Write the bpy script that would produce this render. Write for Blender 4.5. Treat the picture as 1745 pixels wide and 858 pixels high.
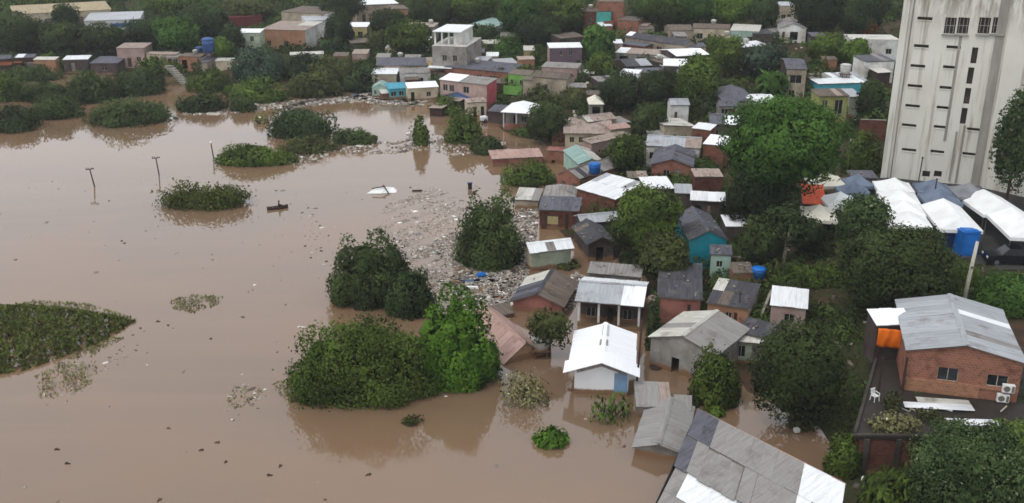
import bpy, math, random
import numpy as np
from mathutils import Matrix, Vector, Euler

for _o in list(bpy.data.objects):
    bpy.data.objects.remove(_o)
scene = bpy.context.scene
COL = scene.collection

# ------------------------------------------------------------------ camera
PITCH, FPX, CX, CY, CAMH = math.radians(20.4), 1700.0, 872.5, 429.0, 40.0
SP, CP = math.sin(PITCH), math.cos(PITCH)
cam_data = bpy.data.cameras.new('camera')
cam_data.sensor_width = 36.0
cam_data.lens = FPX / 1745.0 * 36.0
cam_data.clip_start = 0.5
cam_data.clip_end = 12000.0
cam = bpy.data.objects.new('camera', cam_data)
cam.location = (0, 0, CAMH)
cam.rotation_euler = (math.pi / 2 - PITCH, 0, 0)
COL.objects.link(cam)
scene.camera = cam

# ------------------------------------------------------------------ overcast sky
SUN_EL, SUN_AZ = math.radians(60), math.radians(-128)     # azimuth from +Y towards +X
world = bpy.data.worlds.new('World')
scene.world = world
world.use_nodes = True
nt = world.node_tree
nt.nodes.clear()
sky = nt.nodes.new('ShaderNodeTexSky')
sky.sky_type = 'NISHITA'
sky.sun_disc = False
sky.sun_elevation = SUN_EL
sky.sun_rotation = SUN_AZ
sky.air_density = 1.0
sky.dust_density = 3.0
sky.ozone_density = 1.0
hs = nt.nodes.new('ShaderNodeHueSaturation')
hs.inputs['Saturation'].default_value = 0.16
bg = nt.nodes.new('ShaderNodeBackground')
bg.inputs['Strength'].default_value = 0.13
wo = nt.nodes.new('ShaderNodeOutputWorld')
nt.links.new(sky.outputs[0], hs.inputs['Color'])
cloud = nt.nodes.new('ShaderNodeMix')                    # even cloud deck veiling the clear sky
cloud.data_type = 'RGBA'
cloud.inputs[0].default_value = 0.72
cloud.inputs[7].default_value = (7.25, 7.7, 8.5, 1)
_tc = nt.nodes.new('ShaderNodeTexCoord')                 # the deck thins and brightens evenly towards the horizon
_sx = nt.nodes.new('ShaderNodeSeparateXYZ')
nt.links.new(_tc.outputs['Generated'], _sx.inputs[0])
_hz = nt.nodes.new('ShaderNodeMapRange')
_hz.interpolation_type = 'SMOOTHSTEP'
_hz.inputs['From Min'].default_value = 0.0
_hz.inputs['From Max'].default_value = 0.6
nt.links.new(_sx.outputs[2], _hz.inputs['Value'])
_dk = nt.nodes.new('ShaderNodeMix')
_dk.data_type = 'RGBA'
_dk.inputs[6].default_value = (10.2, 10.6, 11.2, 1)
_dk.inputs[7].default_value = (7.1, 7.45, 8.0, 1)
nt.links.new(_hz.outputs[0], _dk.inputs[0])
nt.links.new(_dk.outputs[2], cloud.inputs[7])
nt.links.new(hs.outputs[0], cloud.inputs[6])
nt.links.new(cloud.outputs[2], bg.inputs['Color'])
nt.links.new(bg.outputs[0], wo.inputs[0])

# ------------------------------------------------------------------ soft sun behind cloud
sl = bpy.data.lights.new('sun', 'SUN')
sl.energy = 1.1
sl.angle = math.radians(24)
sl.color = (1.0, 0.97, 0.93)
sun = bpy.data.objects.new('sun', sl)
_sd = Vector((math.sin(SUN_AZ) * math.cos(SUN_EL), math.cos(SUN_AZ) * math.cos(SUN_EL), math.sin(SUN_EL)))
sun.rotation_euler = (-_sd).to_track_quat('-Z', 'Y').to_euler()
sun.location = _sd * 100
COL.objects.link(sun)

vs = scene.view_settings
vs.view_transform = 'Standard'
vs.look = 'None'
vs.exposure = 0.1
vs.gamma = 1.0
vs.use_curve_mapping = False
scene.render.engine = 'CYCLES'
scene.cycles.use_denoising = True
scene.cycles.max_bounces = 6
scene.cycles.diffuse_bounces = 3
scene.cycles.glossy_bounces = 3
scene.cycles.transmission_bounces = 3
scene.cycles.filter_width = 1.6

# ------------------------------------------------------------------ surveying: pixel of the photograph -> point of the place
def ray(px, py):
    u, v = (px - CX) / FPX, (CY - py) / FPX
    return (u, CP + v * SP, -SP + v * CP)

def at(px, py, z=0.0):
    d = ray(px, py)
    t = (z - CAMH) / d[2]
    return Vector((d[0] * t, d[1] * t, z))

def px_per_m(p):
    return FPX / (p[1] * CP + (CAMH - p[2]) * SP)

# ------------------------------------------------------------------ terrain height
SHORE = [(-420, 128), (-120, 128), (0, 126), (150, 128), (300, 132), (420, 146), (560, 156), (650, 160), (745, 168), (775, 182),
         (830, 203), (880, 232), (950, 244), (1010, 262), (985, 300), (960, 345), (955, 395), (1010, 420), (1060, 440),
         (1112, 470), (1112, 520), (1130, 560), (1200, 585), (1255, 625), (1290, 672), (1350, 690), (1400, 725),
         (1436, 770), (1446, 850), (1450, 960), (1450, 1150)]
_sw = [at(x, y, 0)[:2] for x, y in SHORE]
LAND = np.array([(-2500, _sw[0][1] + 60), _sw[0]] + _sw[1:] + [(60, 20), (90, -300), (3000, -300), (9000, 9000), (-9000, 9000), (-9000, 900)])
LIFT = [(1550, 360, 5), (1580, 312, 5), (1710, 440, 4.8), (1500, 470, 3.2), (1640, 640, 2.4), (1640, 560, 3.0), (1540, 740, 1.0), (1600, 850, 0.6),
        (1400, 500, 2.2), (1320, 500, 1.4), (1440, 430, 4.4), (1390, 450, 3.4), (1250, 540, 0.8), (1170, 600, 0.1), (1180, 450, 1.5), (1200, 330, 2.2), (1150, 250, 2.2),
        (1330, 330, 3.4), (1250, 180, 4.2), (1430, 190, 5.4), (1480, 110, 7), (1350, 60, 8), (1100, 120, 4), (1150, 60, 7),
        (1040, 40, 9), (960, 110, 4), (850, 130, 2), (760, 90, 3), (700, 110, 1.5), (600, 60, 3), (450, 70, 3), (200, 100, 1.5),
        (100, 20, 3), (1000, 235, .7), (940, 340, .5), (1060, 2, 12), (1300, 2, 12), (800, 2, 7), (500, 2, 5), (1040, 330, .9), (1030, 400, .7)]
_lp = np.array([tuple(at(x, y, z)[:2]) + (z,) for x, y, z in LIFT])

def shore_distance(X, Y):
    inside = np.zeros(X.shape, bool)
    best = np.full(X.shape, 1e12)
    n = len(LAND)
    for i in range(n):
        ax, ay = LAND[i]
        bx, by = LAND[(i + 1) % n]
        dx, dy = bx - ax, by - ay
        t = np.clip(((X - ax) * dx + (Y - ay) * dy) / (dx * dx + dy * dy), 0, 1)
        best = np.minimum(best, (X - ax - t * dx) ** 2 + (Y - ay - t * dy) ** 2)
        c = ((ay > Y) != (by > Y)) & (X < dx * (Y - ay) / (dy if abs(dy) > 1e-9 else 1e-9) + ax)
        inside ^= c
    d = np.sqrt(best)
    return np.where(inside, d, -d)

def height(X, Y):
    X, Y = np.asarray(X, float), np.asarray(Y, float)
    d = shore_distance(X, Y)
    num = np.zeros(X.shape)
    den = np.zeros(X.shape)
    for lx, ly, lz in _lp:
        w = ((X - lx) ** 2 + (Y - ly) ** 2 + 150.0) ** -1.6
        num += w * lz
        den += w
    lift = num / den
    k = np.clip(d / 14.0, 0, 1)
    k = k * k * (3 - 2 * k)
    bump = 0.10 * np.sin(X * .31 + 1.3) * np.sin(Y * .27) + 0.07 * np.sin(X * .83 + Y * .61)
    land = 0.10 + np.minimum(d, 6) * 0.02 + lift * k + bump * np.clip(d / 6, 0, 1)
    return np.where(d > 0, land, np.maximum(-2.5, 0.10 + d * 0.16))

_GX0, _GY0, _GS = -300.0, 20.0, 1.0
_GZ = height(*np.meshgrid(np.arange(_GX0, 341, _GS), np.arange(_GY0, 521, _GS)))

def h1(x, y):
    """height at one point, read from a one metre survey grid"""
    u, v = (x - _GX0) / _GS, (y - _GY0) / _GS
    i, j = int(u), int(v)
    if not (0 <= i < _GZ.shape[1] - 1 and 0 <= j < _GZ.shape[0] - 1):
        return float(height(np.array([x]), np.array([y]))[0])
    u -= i; v -= j
    return float((_GZ[j, i] * (1 - u) + _GZ[j, i + 1] * u) * (1 - v) + (_GZ[j + 1, i] * (1 - u) + _GZ[j + 1, i + 1] * u) * v)

def ground(px, py, dz=0.0, water=True):
    z = 1.0
    for _ in range(40):
        p = at(px, py, z + dz)
        g = h1(p.x, p.y)
        if water:
            g = max(g, 0.0)
        z += (g - z) * .3
    p = at(px, py, z + dz)
    return Vector((p.x, p.y, z))

# ------------------------------------------------------------------ scene helpers
R = random.Random(7)

def tag(o, label=None, cat=None, group=None, kind=None):
    if label: o['label'] = label
    if cat: o['category'] = cat
    if group: o['group'] = group
    if kind: o['kind'] = kind
    return o

def empty(name, loc, rz=0.0):
    o = bpy.data.objects.new(name, None)
    o.location = loc
    o.rotation_euler = (0, 0, rz)
    o.empty_display_size = .3
    COL.objects.link(o)
    return o

def link(name, me, parent=None, loc=None, rot=None):
    o = bpy.data.objects.new(name, me)
    COL.objects.link(o)
    if parent is not None: o.parent = parent
    if loc is not None: o.location = loc
    if rot is not None: o.rotation_euler = rot
    return o

class MB:
    """collects vertices and faces of one mesh"""
    def __init__(self):
        self.v, self.f, self.m, self.mi = [], [], [], 0
    def face(self, *pts):
        n = len(self.v)
        self.v += [tuple(p) for p in pts]
        self.f.append(tuple(range(n, n + len(pts))))
        self.m.append(self.mi)
        return self
    def box(self, c, s, rz=0.0, M=None):
        x, y, z = s[0] / 2, s[1] / 2, s[2] / 2
        cs, sn = math.cos(rz), math.sin(rz)
        q = []
        for a, b, e in ((-1, -1, -1), (1, -1, -1), (1, 1, -1), (-1, 1, -1), (-1, -1, 1), (1, -1, 1), (1, 1, 1), (-1, 1, 1)):
            p = Vector((a * x * cs - b * y * sn + c[0], a * x * sn + b * y * cs + c[1], e * z + c[2]))
            q.append(tuple(M @ p) if M is not None else tuple(p))
        n = len(self.v)
        self.v += q
        for f in ((3, 2, 1, 0), (4, 5, 6, 7), (0, 1, 5, 4), (1, 2, 6, 5), (2, 3, 7, 6), (3, 0, 4, 7)):
            self.f.append(tuple(n + i for i in f))
            self.m.append(self.mi)
        return self
    def bar(self, a, b, w, hgt=None):
        a, b = Vector(a), Vector(b)
        d = b - a
        L = d.length
        M = Matrix.Translation((a + b) / 2) @ d.to_track_quat('X', 'Z').to_matrix().to_4x4()
        return self.box((0, 0, 0), (L, w, hgt or w), 0, M)
    def tube(self, pts, rad, n=8, cap=True):
        pts = [Vector(p) for p in pts]
        base = len(self.v)
        for i, p in enumerate(pts):
            d = (pts[min(i + 1, len(pts) - 1)] - pts[max(i - 1, 0)]).normalized()
            q = d.to_track_quat('Z', 'Y')
            r = rad[i] if isinstance(rad, (list, tuple)) else rad
            for k in range(n):
                a = 2 * math.pi * k / n
                self.v.append(tuple(p + q @ Vector((math.cos(a) * r, math.sin(a) * r, 0))))
        for i in range(len(pts) - 1):
            for k in range(n):
                self.f.append((base + i * n + k, base + i * n + (k + 1) % n, base + (i + 1) * n + (k + 1) % n, base + (i + 1) * n + k))
                self.m.append(self.mi)
        if cap:
            self.f.append(tuple(base + k for k in reversed(range(n)))); self.m.append(self.mi)
            self.f.append(tuple(base + (len(pts) - 1) * n + k for k in range(n))); self.m.append(self.mi)
        return self
    def lathe(self, prof, c=(0, 0, 0), n=16):
        return self.tube([(c[0], c[1], c[2] + z) for r, z in prof], [r for r, z in prof], n)
    def mesh(self, name, mats, smooth=False):
        me = bpy.data.meshes.new(name)
        me.from_pydata(self.v, [], self.f)
        for mt in (mats if isinstance(mats, (list, tuple)) else [mats]):
            me.materials.append(M_(mt))
        if any(self.m):
            me.polygons.foreach_set('material_index', self.m)
        if smooth:
            me.polygons.foreach_set('use_smooth', [True] * len(me.polygons))
        me.update()
        return me
    def build(self, name, mats, parent=None, smooth=False, loc=None, rot=None):
        return link(name, self.mesh(name, mats, smooth), parent, loc, rot)

# ------------------------------------------------------------------ materials
MATS = {}

def lin(c):
    return tuple(((x / 255) / 12.92 if x / 255 <= .04045 else ((x / 255 + .055) / 1.055) ** 2.4) for x in c) + (1.0,)

def M_(m):
    return MATS[m] if isinstance(m, str) else m

def nodes_of(name):
    m = bpy.data.materials.new(name)
    m.use_nodes = True
    t = m.node_tree
    b = t.nodes['Principled BSDF']
    MATS[name] = m
    return m, t, b

def N(t, typ, **kw):
    n = t.nodes.new(typ)
    for k, v in kw.items():
        if k in n.inputs: n.inputs[k].default_value = v
        else: setattr(n, k, v)
    return n

def mixc(t, fac, a, b, blend='MIX'):
    n = t.nodes.new('ShaderNodeMix')
    n.data_type = 'RGBA'
    n.blend_type = blend
    for sock, val in ((0, fac), (6, a), (7, b)):
        if hasattr(val, 'node'): t.links.new(val, n.inputs[sock])
        else: n.inputs[sock].default_value = val
    return n.outputs[2]

def ramp(t, src, lo, hi):
    n = t.nodes.new('ShaderNodeMapRange')
    n.inputs['From Min'].default_value = lo
    n.inputs['From Max'].default_value = hi
    t.links.new(src, n.inputs['Value'])
    return n.outputs[0]

def mudmark(t, col, noise):
    """dried silt left by the flood on the lowest half metre above the water"""
    g = N(t, 'ShaderNodeNewGeometry')
    sp = N(t, 'ShaderNodeSeparateXYZ')
    t.links.new(g.outputs['Position'], sp.inputs[0])
    ad = N(t, 'ShaderNodeMath', operation='MULTIPLY_ADD')
    t.links.new(noise, ad.inputs[0])
    ad.inputs[1].default_value = 1.1
    t.links.new(sp.outputs[2], ad.inputs[2])
    return mixc(t, ramp(t, ad.outputs[0], 1.12, .92), col, lin((128, 98, 72)))

def surf(name, c1, c2=None, rough=.8, scale=1.2, stretch=(1, 1, 1), spec=.25, metal=0.0, bump=0.0, dirt=None, vary=.12):
    """weathered plain surface: two tones, blotches of dirt, a tone of its own for each object"""
    m, t, b = nodes_of(name)
    c1 = lin(c1)
    c2 = lin(c2) if c2 else tuple(x * .72 for x in c1[:3]) + (1,)
    tc = N(t, 'ShaderNodeTexCoord')
    oi = N(t, 'ShaderNodeObjectInfo')
    mp = N(t, 'ShaderNodeMapping')
    mp.inputs['Scale'].default_value = stretch
    off = N(t, 'ShaderNodeVectorMath', operation='SCALE')
    cmb = N(t, 'ShaderNodeCombineXYZ')
    for i in range(3): t.links.new(oi.outputs['Random'], cmb.inputs[i])
    t.links.new(cmb.outputs[0], off.inputs[0])
    off.inputs['Scale'].default_value = 37.0
    add = N(t, 'ShaderNodeVectorMath', operation='ADD')
    t.links.new(tc.outputs['Object'], add.inputs[0])
    t.links.new(off.outputs[0], add.inputs[1])
    t.links.new(add.outputs[0], mp.inputs['Vector'])
    n1 = N(t, 'ShaderNodeTexNoise', Scale=scale, Detail=6.0, Roughness=.62)
    t.links.new(mp.outputs[0], n1.inputs['Vector'])
    col = mixc(t, ramp(t, n1.outputs[0], .38, .66), c1, c2)
    if dirt:
        n2 = N(t, 'ShaderNodeTexNoise', Scale=scale * .45, Detail=7.0, Roughness=.7)
        t.links.new(add.outputs[0], n2.inputs['Vector'])
        col = mixc(t, ramp(t, n2.outputs[0], *((.47, .68) if name.startswith('wall_') else (.55, .74))), col, lin(dirt))
    mr = N(t, 'ShaderNodeMapRange')
    mr.inputs['To Min'].default_value = 1 - vary
    mr.inputs['To Max'].default_value = 1 + vary * .6
    t.links.new(oi.outputs['Random'], mr.inputs['Value'])
    hv = N(t, 'ShaderNodeHueSaturation')
    t.links.new(mr.outputs[0], hv.inputs['Value'])
    t.links.new(col, hv.inputs['Color'])
    fin = mudmark(t, hv.outputs[0], n1.outputs[0]) if name.startswith('wall_') else hv.outputs[0]
    t.links.new(fin, b.inputs['Base Color'])
    b.inputs['Roughness'].default_value = rough
    b.inputs['Specular IOR Level'].default_value = spec
    b.inputs['Metallic'].default_value = metal
    if bump:
        bp = N(t, 'ShaderNodeBump', Strength=bump, Distance=.03)
        t.links.new(n1.outputs[0], bp.inputs['Height'])
        t.links.new(bp.outputs[0], b.inputs['Normal'])
    return m

def brickmat(name, c1, c2, mortar, sx=.3, sz=.2):
    m, t, b = nodes_of(name)
    tc = N(t, 'ShaderNodeTexCoord')
    sep = N(t, 'ShaderNodeSeparateXYZ')
    t.links.new(tc.outputs['Object'], sep.inputs[0])
    ad = N(t, 'ShaderNodeMath', operation='ADD')
    t.links.new(sep.outputs[0], ad.inputs[0])
    t.links.new(sep.outputs[1], ad.inputs[1])
    cb = N(t, 'ShaderNodeCombineXYZ')
    t.links.new(ad.outputs[0], cb.inputs[0])
    t.links.new(sep.outputs[2], cb.inputs[1])
    br = N(t, 'ShaderNodeTexBrick')
    br.inputs['Scale'].default_value = 1.0
    br.inputs['Brick Width'].default_value = sx
    br.inputs['Row Height'].default_value = sz
    br.inputs['Mortar Size'].default_value = .012
    br.inputs['Color1'].default_value = lin(c1)
    br.inputs['Color2'].default_value = lin(c2)
    br.inputs['Mortar'].default_value = lin(mortar)
    t.links.new(cb.outputs[0], br.inputs['Vector'])
    n1 = N(t, 'ShaderNodeTexNoise', Scale=.9, Detail=6.0)
    t.links.new(tc.outputs['Object'], n1.inputs['Vector'])
    dk = tuple(x * .45 for x in lin(c2)[:3]) + (1,)
    col = mixc(t, ramp(t, n1.outputs[0], .5, .78), br.outputs[0], dk)
    t.links.new(mudmark(t, col, n1.outputs[0]), b.inputs['Base Color'])
    b.inputs['Roughness'].default_value = .9
    b.inputs['Specular IOR Level'].default_value = .1
    bp = N(t, 'ShaderNodeBump', Strength=.5, Distance=.02)
    t.links.new(br.outputs[1], bp.inputs['Height'])
    bp.invert = True
    t.links.new(bp.outputs[0], b.inputs['Normal'])
    return m

def leafmat(name, dark, light, tip=None):
    m, t, b = nodes_of(name)
    at_ = N(t, 'ShaderNodeAttribute', attribute_name='tone')
    oi = N(t, 'ShaderNodeObjectInfo')
    gi = N(t, 'ShaderNodeNewGeometry')
    ad = N(t, 'ShaderNodeMath', operation='MULTIPLY_ADD')
    t.links.new(gi.outputs['Random Per Island'], ad.inputs[0])
    ad.inputs[1].default_value = .1
    t.links.new(at_.outputs['Fac'], ad.inputs[2])
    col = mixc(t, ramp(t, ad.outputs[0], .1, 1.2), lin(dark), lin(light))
    if tip:
        lt = N(t, 'ShaderNodeMath', operation='GREATER_THAN')
        t.links.new(gi.outputs['Random Per Island'], lt.inputs[0])
        lt.inputs[1].default_value = .982
        col = mixc(t, lt.outputs[0], col, lin(tip))
    hv = N(t, 'ShaderNodeHueSaturation')
    mr = N(t, 'ShaderNodeMapRange')
    mr.inputs['To Min'].default_value = .8
    mr.inputs['To Max'].default_value = 1.2
    t.links.new(oi.outputs['Random'], mr.inputs['Value'])
    t.links.new(mr.outputs[0], hv.inputs['Value'])
    t.links.new(col, hv.inputs['Color'])
    na = N(t, 'ShaderNodeAttribute', attribute_name='nrm')
    vt = N(t, 'ShaderNodeVectorTransform', vector_type='NORMAL', convert_from='OBJECT', convert_to='WORLD')
    t.links.new(na.outputs['Vector'], vt.inputs[0])
    t.links.new(hv.outputs[0], b.inputs['Base Color'])
    t.links.new(vt.outputs[0], b.inputs['Normal'])
    b.inputs['Roughness'].default_value = .7
    b.inputs['Specular IOR Level'].default_value = .1
    tr = N(t, 'ShaderNodeBsdfTranslucent')
    t.links.new(hv.outputs[0], tr.inputs['Color'])
    ms = N(t, 'ShaderNodeMixShader')
    ms.inputs[0].default_value = .36
    t.links.new(b.outputs[0], ms.inputs[1])
    t.links.new(tr.outputs[0], ms.inputs[2])
    t.links.new(ms.outputs[0], t.nodes['Material Output'].inputs[0])
    return m

# roofs (sheet metal, fibre cement, old dark sheets)
S = (6, .5, 1)
surf('roof_white', (240, 242, 244), (214, 216, 216), .45, .9, S, .4, vary=.05)
surf('roof_bright', (247, 248, 250), (236, 238, 240), .4, .9, S, .4, vary=.03)
surf('roof_silver', (172, 175, 179), (150, 153, 157), .42, .9, S, .45, dirt=(120, 114, 108))
surf('roof_pale', (206, 203, 194), (176, 172, 162), .7, .9, S, .3, dirt=(120, 112, 100))
surf('roof_grey', (150, 146, 142), (116, 112, 108), .85, .9, S, .2, dirt=(82, 76, 72))
surf('roof_concrete', (150, 147, 143), (134, 130, 126), .88, .9, S, .2, dirt=(112, 107, 102), vary=.04)
surf('roof_dark', (82, 81, 86), (58, 57, 62), .85, .9, S, .2, dirt=(104, 100, 96))
surf('roof_slate', (104, 104, 112), (78, 78, 86), .8, .9, S, .25, dirt=(60, 58, 60))
surf('roof_brown', (120, 108, 98), (92, 82, 74), .88, .9, S, .2, dirt=(70, 60, 52))
surf('roof_taupe', (172, 156, 146), (140, 124, 114), .85, .9, S, .2, dirt=(110, 92, 80))
surf('roof_pink', (184, 154, 144), (160, 130, 120), .85, 1.1, S, .2, dirt=(124, 92, 78))
surf('roof_blue', (64, 96, 150), (48, 76, 126), .5, .9, S, .35)
surf('roof_red', (118, 52, 54), (92, 40, 44), .7, .9, S, .3)
surf('roof_tan', (184, 168, 138), (160, 144, 116), .8, .5, S, .2, dirt=(130, 116, 94))
surf('roof_green', (150, 176, 168), (124, 150, 144), .6, .9, S, .3)
surf('roof_cyan', (70, 160, 180), (50, 130, 152), .5, .9, S, .3)
surf('underlay', (122, 115, 107), (98, 91, 84), .9)
# walls
surf('wall_white', (222, 222, 220), (198, 196, 190), .85, .7, dirt=(160, 150, 136))
surf('wall_bright', (242, 243, 244), (232, 233, 234), .7, .6)
surf('wall_cream', (200, 188, 164), (176, 162, 138), .88, .7, dirt=(140, 124, 104))
surf('wall_grey', (150, 146, 140), (124, 119, 112), .9, .7, dirt=(98, 90, 82))
surf('wall_beige', (172, 160, 142), (148, 136, 118), .9, .7, dirt=(120, 106, 90))
surf('wall_pink', (178, 154, 146), (152, 130, 122), .88, .7, dirt=(150, 116, 106))
surf('wall_rose', (188, 92, 98), (164, 74, 80), .85, .7, dirt=(153, 100, 103))
surf('wall_red', (156, 104, 94), (132, 86, 78), .88, .8, dirt=(106, 62, 54))
surf('wall_orange', (164, 122, 94), (140, 100, 76), .88, .8, dirt=(150, 128, 104))
surf('wall_yellow', (184, 168, 118), (160, 142, 98), .88, .7, dirt=(151, 142, 114))
surf('wall_lime', (122, 170, 84), (98, 144, 68), .85, .7, dirt=(117, 143, 96))
surf('wall_olive', (152, 152, 92), (128, 128, 78), .85, .7, dirt=(133, 133, 100))
surf('wall_teal', (72, 170, 160), (58, 150, 142), .85, .7, dirt=(89, 143, 138))
surf('wall_turquoise', (14, 140, 156), (10, 120, 138), .82, .6, dirt=(57, 127, 135))
surf('wall_cyan', (84, 172, 188), (64, 148, 168), .82, .7, dirt=(96, 144, 153))
surf('wall_mint', (160, 186, 172), (138, 164, 152), .85, .7, dirt=(138, 152, 144))
surf('wall_sky', (128, 160, 192), (104, 138, 172), .85, .7, dirt=(120, 138, 155))
surf('wall_blue', (96, 122, 160), (80, 104, 140), .85, .7, dirt=(102, 117, 138))
surf('wall_palegreen', (172, 182, 160), (148, 158, 138), .88, .7, dirt=(120, 124, 104))
surf('wall_mauve', (112, 92, 104), (90, 74, 84), .88, .7, dirt=(96, 84, 88))
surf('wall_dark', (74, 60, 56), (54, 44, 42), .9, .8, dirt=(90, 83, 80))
surf('wood_dark', (70, 52, 44), (46, 36, 32), .9, 2, (1, 1, 6))
surf('wood', (112, 84, 64), (84, 62, 48), .9, 2, (1, 1, 6))
brickmat('brick', (152, 98, 80), (130, 84, 68), (150, 132, 116))
brickmat('brick_brown', (128, 80, 62), (104, 62, 50), (126, 110, 98))
brickmat('brick_dark', (112, 68, 56), (88, 54, 46), (92, 78, 70))
brickmat('brick_pale', (170, 120, 92), (148, 100, 76), (160, 142, 124))
surf('concrete', (158, 152, 142), (126, 120, 112), .9, .8, dirt=(92, 86, 78))
surf('concrete_dark', (78, 72, 66), (56, 52, 48), .9, .6, dirt=(44, 40, 36))
surf('frame', (186, 180, 164), (150, 146, 132), .7)
surf('frame_dark', (74, 66, 60), (54, 48, 44), .7)
surf('pane', (36, 40, 44), (24, 27, 30), .18, 1, spec=.5)
surf('void', (22, 19, 18), (14, 12, 12), .9)
surf('door_wood', (86, 62, 50), (62, 44, 36), .7)
surf('shutter', (120, 112, 104), (98, 92, 86), .7)
surf('white_plastic', (236, 236, 234), (224, 224, 222), .4)
surf('canvas_white', (238, 239, 238), (222, 223, 220), .75, .6, vary=.04)
surf('canvas_cream', (226, 222, 206), (206, 200, 184), .75, .6, vary=.04)
surf('canvas_slate', (112, 124, 142), (88, 98, 116), .75, .6)
surf('canvas_grey', (140, 142, 146), (116, 118, 122), .75, .6)
surf('canvas_orange', (226, 104, 70), (204, 84, 54), .75, .6)
surf('tarp_orange', (236, 120, 24), (214, 98, 14), .6, .8)
surf('tank_blue', (28, 110, 190), (22, 92, 168), .45)
surf('tank_navy', (32, 48, 84), (24, 38, 70), .55)
surf('tank_grey', (200, 198, 190), (176, 172, 164), .7)
surf('metal', (120, 120, 120), (92, 92, 92), .5, metal=.3)
surf('rust', (124, 70, 44), (92, 50, 32), .9)
surf('black_paint', (14, 16, 24), (10, 11, 16), .22, spec=.6)
surf('white_paint', (226, 228, 232), (216, 218, 222), .25, spec=.5)
surf('rubber', (18, 18, 18), (12, 12, 12), .9)
surf('lamp', (226, 226, 220), (210, 210, 204), .2, spec=.6)
surf('skin', (120, 82, 62), (104, 70, 54), .6)
surf('cloth_dark', (48, 42, 46), (36, 32, 36), .9)
surf('bark', (92, 78, 64), (64, 54, 44), .95, 3, (1, 1, .3))
surf('pole_concrete', (196, 192, 176), (168, 164, 150), .9, 2)
surf('bark_pale', (168, 156, 136), (130, 118, 102), .9, 3, (1, 1, .3))
surf('stick', (74, 60, 50), (50, 40, 34), .95, 3)
# foliage
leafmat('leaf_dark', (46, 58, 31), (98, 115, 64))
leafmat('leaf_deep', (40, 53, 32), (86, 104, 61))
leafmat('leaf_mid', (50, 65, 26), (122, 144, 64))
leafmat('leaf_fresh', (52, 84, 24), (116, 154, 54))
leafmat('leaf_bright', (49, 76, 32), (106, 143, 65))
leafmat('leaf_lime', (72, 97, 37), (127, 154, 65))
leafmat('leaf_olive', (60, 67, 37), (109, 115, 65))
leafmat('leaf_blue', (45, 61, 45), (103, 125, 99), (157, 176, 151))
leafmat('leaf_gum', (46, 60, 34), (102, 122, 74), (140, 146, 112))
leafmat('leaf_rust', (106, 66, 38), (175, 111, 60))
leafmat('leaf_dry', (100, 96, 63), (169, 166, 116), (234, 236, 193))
leafmat('leaf_grass', (60, 68, 30), (114, 124, 60), (126, 116, 76))
# ------------------------------------------------------------------ ground and flood water
def ground_material():
    m, t, b = nodes_of('ground_soil')
    g = N(t, 'ShaderNodeNewGeometry')
    n1 = N(t, 'ShaderNodeTexNoise', Scale=.05, Detail=8.0, Roughness=.65)
    n2 = N(t, 'ShaderNodeTexNoise', Scale=.6, Detail=8.0, Roughness=.7)
    n3 = N(t, 'ShaderNodeTexNoise', Scale=3.5, Detail=4.0)
    for n in (n1, n2, n3): t.links.new(g.outputs['Position'], n.inputs['Vector'])
    soil = mixc(t, ramp(t, n2.outputs[0], .35, .7), lin((80, 62, 48)), lin((56, 45, 37)))
    green = mixc(t, ramp(t, n3.outputs[0], .3, .7), lin((42, 48, 28)), lin((62, 66, 40)))
    col = mixc(t, ramp(t, n1.outputs[0], .46, .56), soil, green)
    t.links.new(col, b.inputs['Base Color'])
    b.inputs['Roughness'].default_value = .95
    b.inputs['Specular IOR Level'].default_value = .1
    bp = N(t, 'ShaderNodeBump', Strength=.6, Distance=.25)
    t.links.new(n2.outputs[0], bp.inputs['Height'])
    t.links.new(bp.outputs[0], b.inputs['Normal'])
ground_material()

def water_material():
    m, t, b = nodes_of('flood_water')
    g = N(t, 'ShaderNodeNewGeometry')
    mp = N(t, 'ShaderNodeMapping')
    mp.inputs['Rotation'].default_value = (0, 0, math.radians(28))
    mp.inputs['Scale'].default_value = (.35, 1.5, 1)
    t.links.new(g.outputs['Position'], mp.inputs['Vector'])
    n1 = N(t, 'ShaderNodeTexNoise', Scale=.03, Detail=6.0, Roughness=.6, Distortion=1.2)      # silt streaks along the current
    n2 = N(t, 'ShaderNodeTexNoise', Scale=.5, Detail=4.0)
    n3 = N(t, 'ShaderNodeTexNoise', Scale=.035, Detail=5.0, Distortion=.8)
    t.links.new(mp.outputs[0], n1.inputs['Vector'])
    for n in (n2, n3): t.links.new(g.outputs['Position'], n.inputs['Vector'])
    col = mixc(t, ramp(t, n1.outputs[0], .35, .68), lin((131, 104, 80)), lin((114, 94, 76)))
    col = mixc(t, ramp(t, n3.outputs[0], .5, .75), col, lin((132, 102, 77)))
    t.links.new(col, b.inputs['Base Color'])
    b.inputs['IOR'].default_value = 1.5
    b.inputs['Specular IOR Level'].default_value = 1.0
    mr = N(t, 'ShaderNodeMapRange')
    mr.inputs['From Min'].default_value, mr.inputs['From Max'].default_value = .4, .65
    mr.inputs['To Min'].default_value, mr.inputs['To Max'].default_value = .02, .11            # calm and ruffled patches
    t.links.new(n3.outputs[0], mr.inputs['Value'])
    t.links.new(mr.outputs[0], b.inputs['Roughness'])
    bp = N(t, 'ShaderNodeBump', Strength=.05, Distance=.1)
    t.links.new(n2.outputs[0], bp.inputs['Height'])
    t.links.new(bp.outputs[0], b.inputs['Normal'])
water_material()

def axis(lo, hi, step, far):
    a = np.arange(lo, hi + step, step)
    return np.concatenate([-np.array([9000, 4000, 1800, 900, 500]) if far < 0 else [lo - 600, lo - 250, lo - 90, lo - 30], a, [hi + 40, hi + 140, hi + 500, hi + 1800, hi + 8500]])

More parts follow.
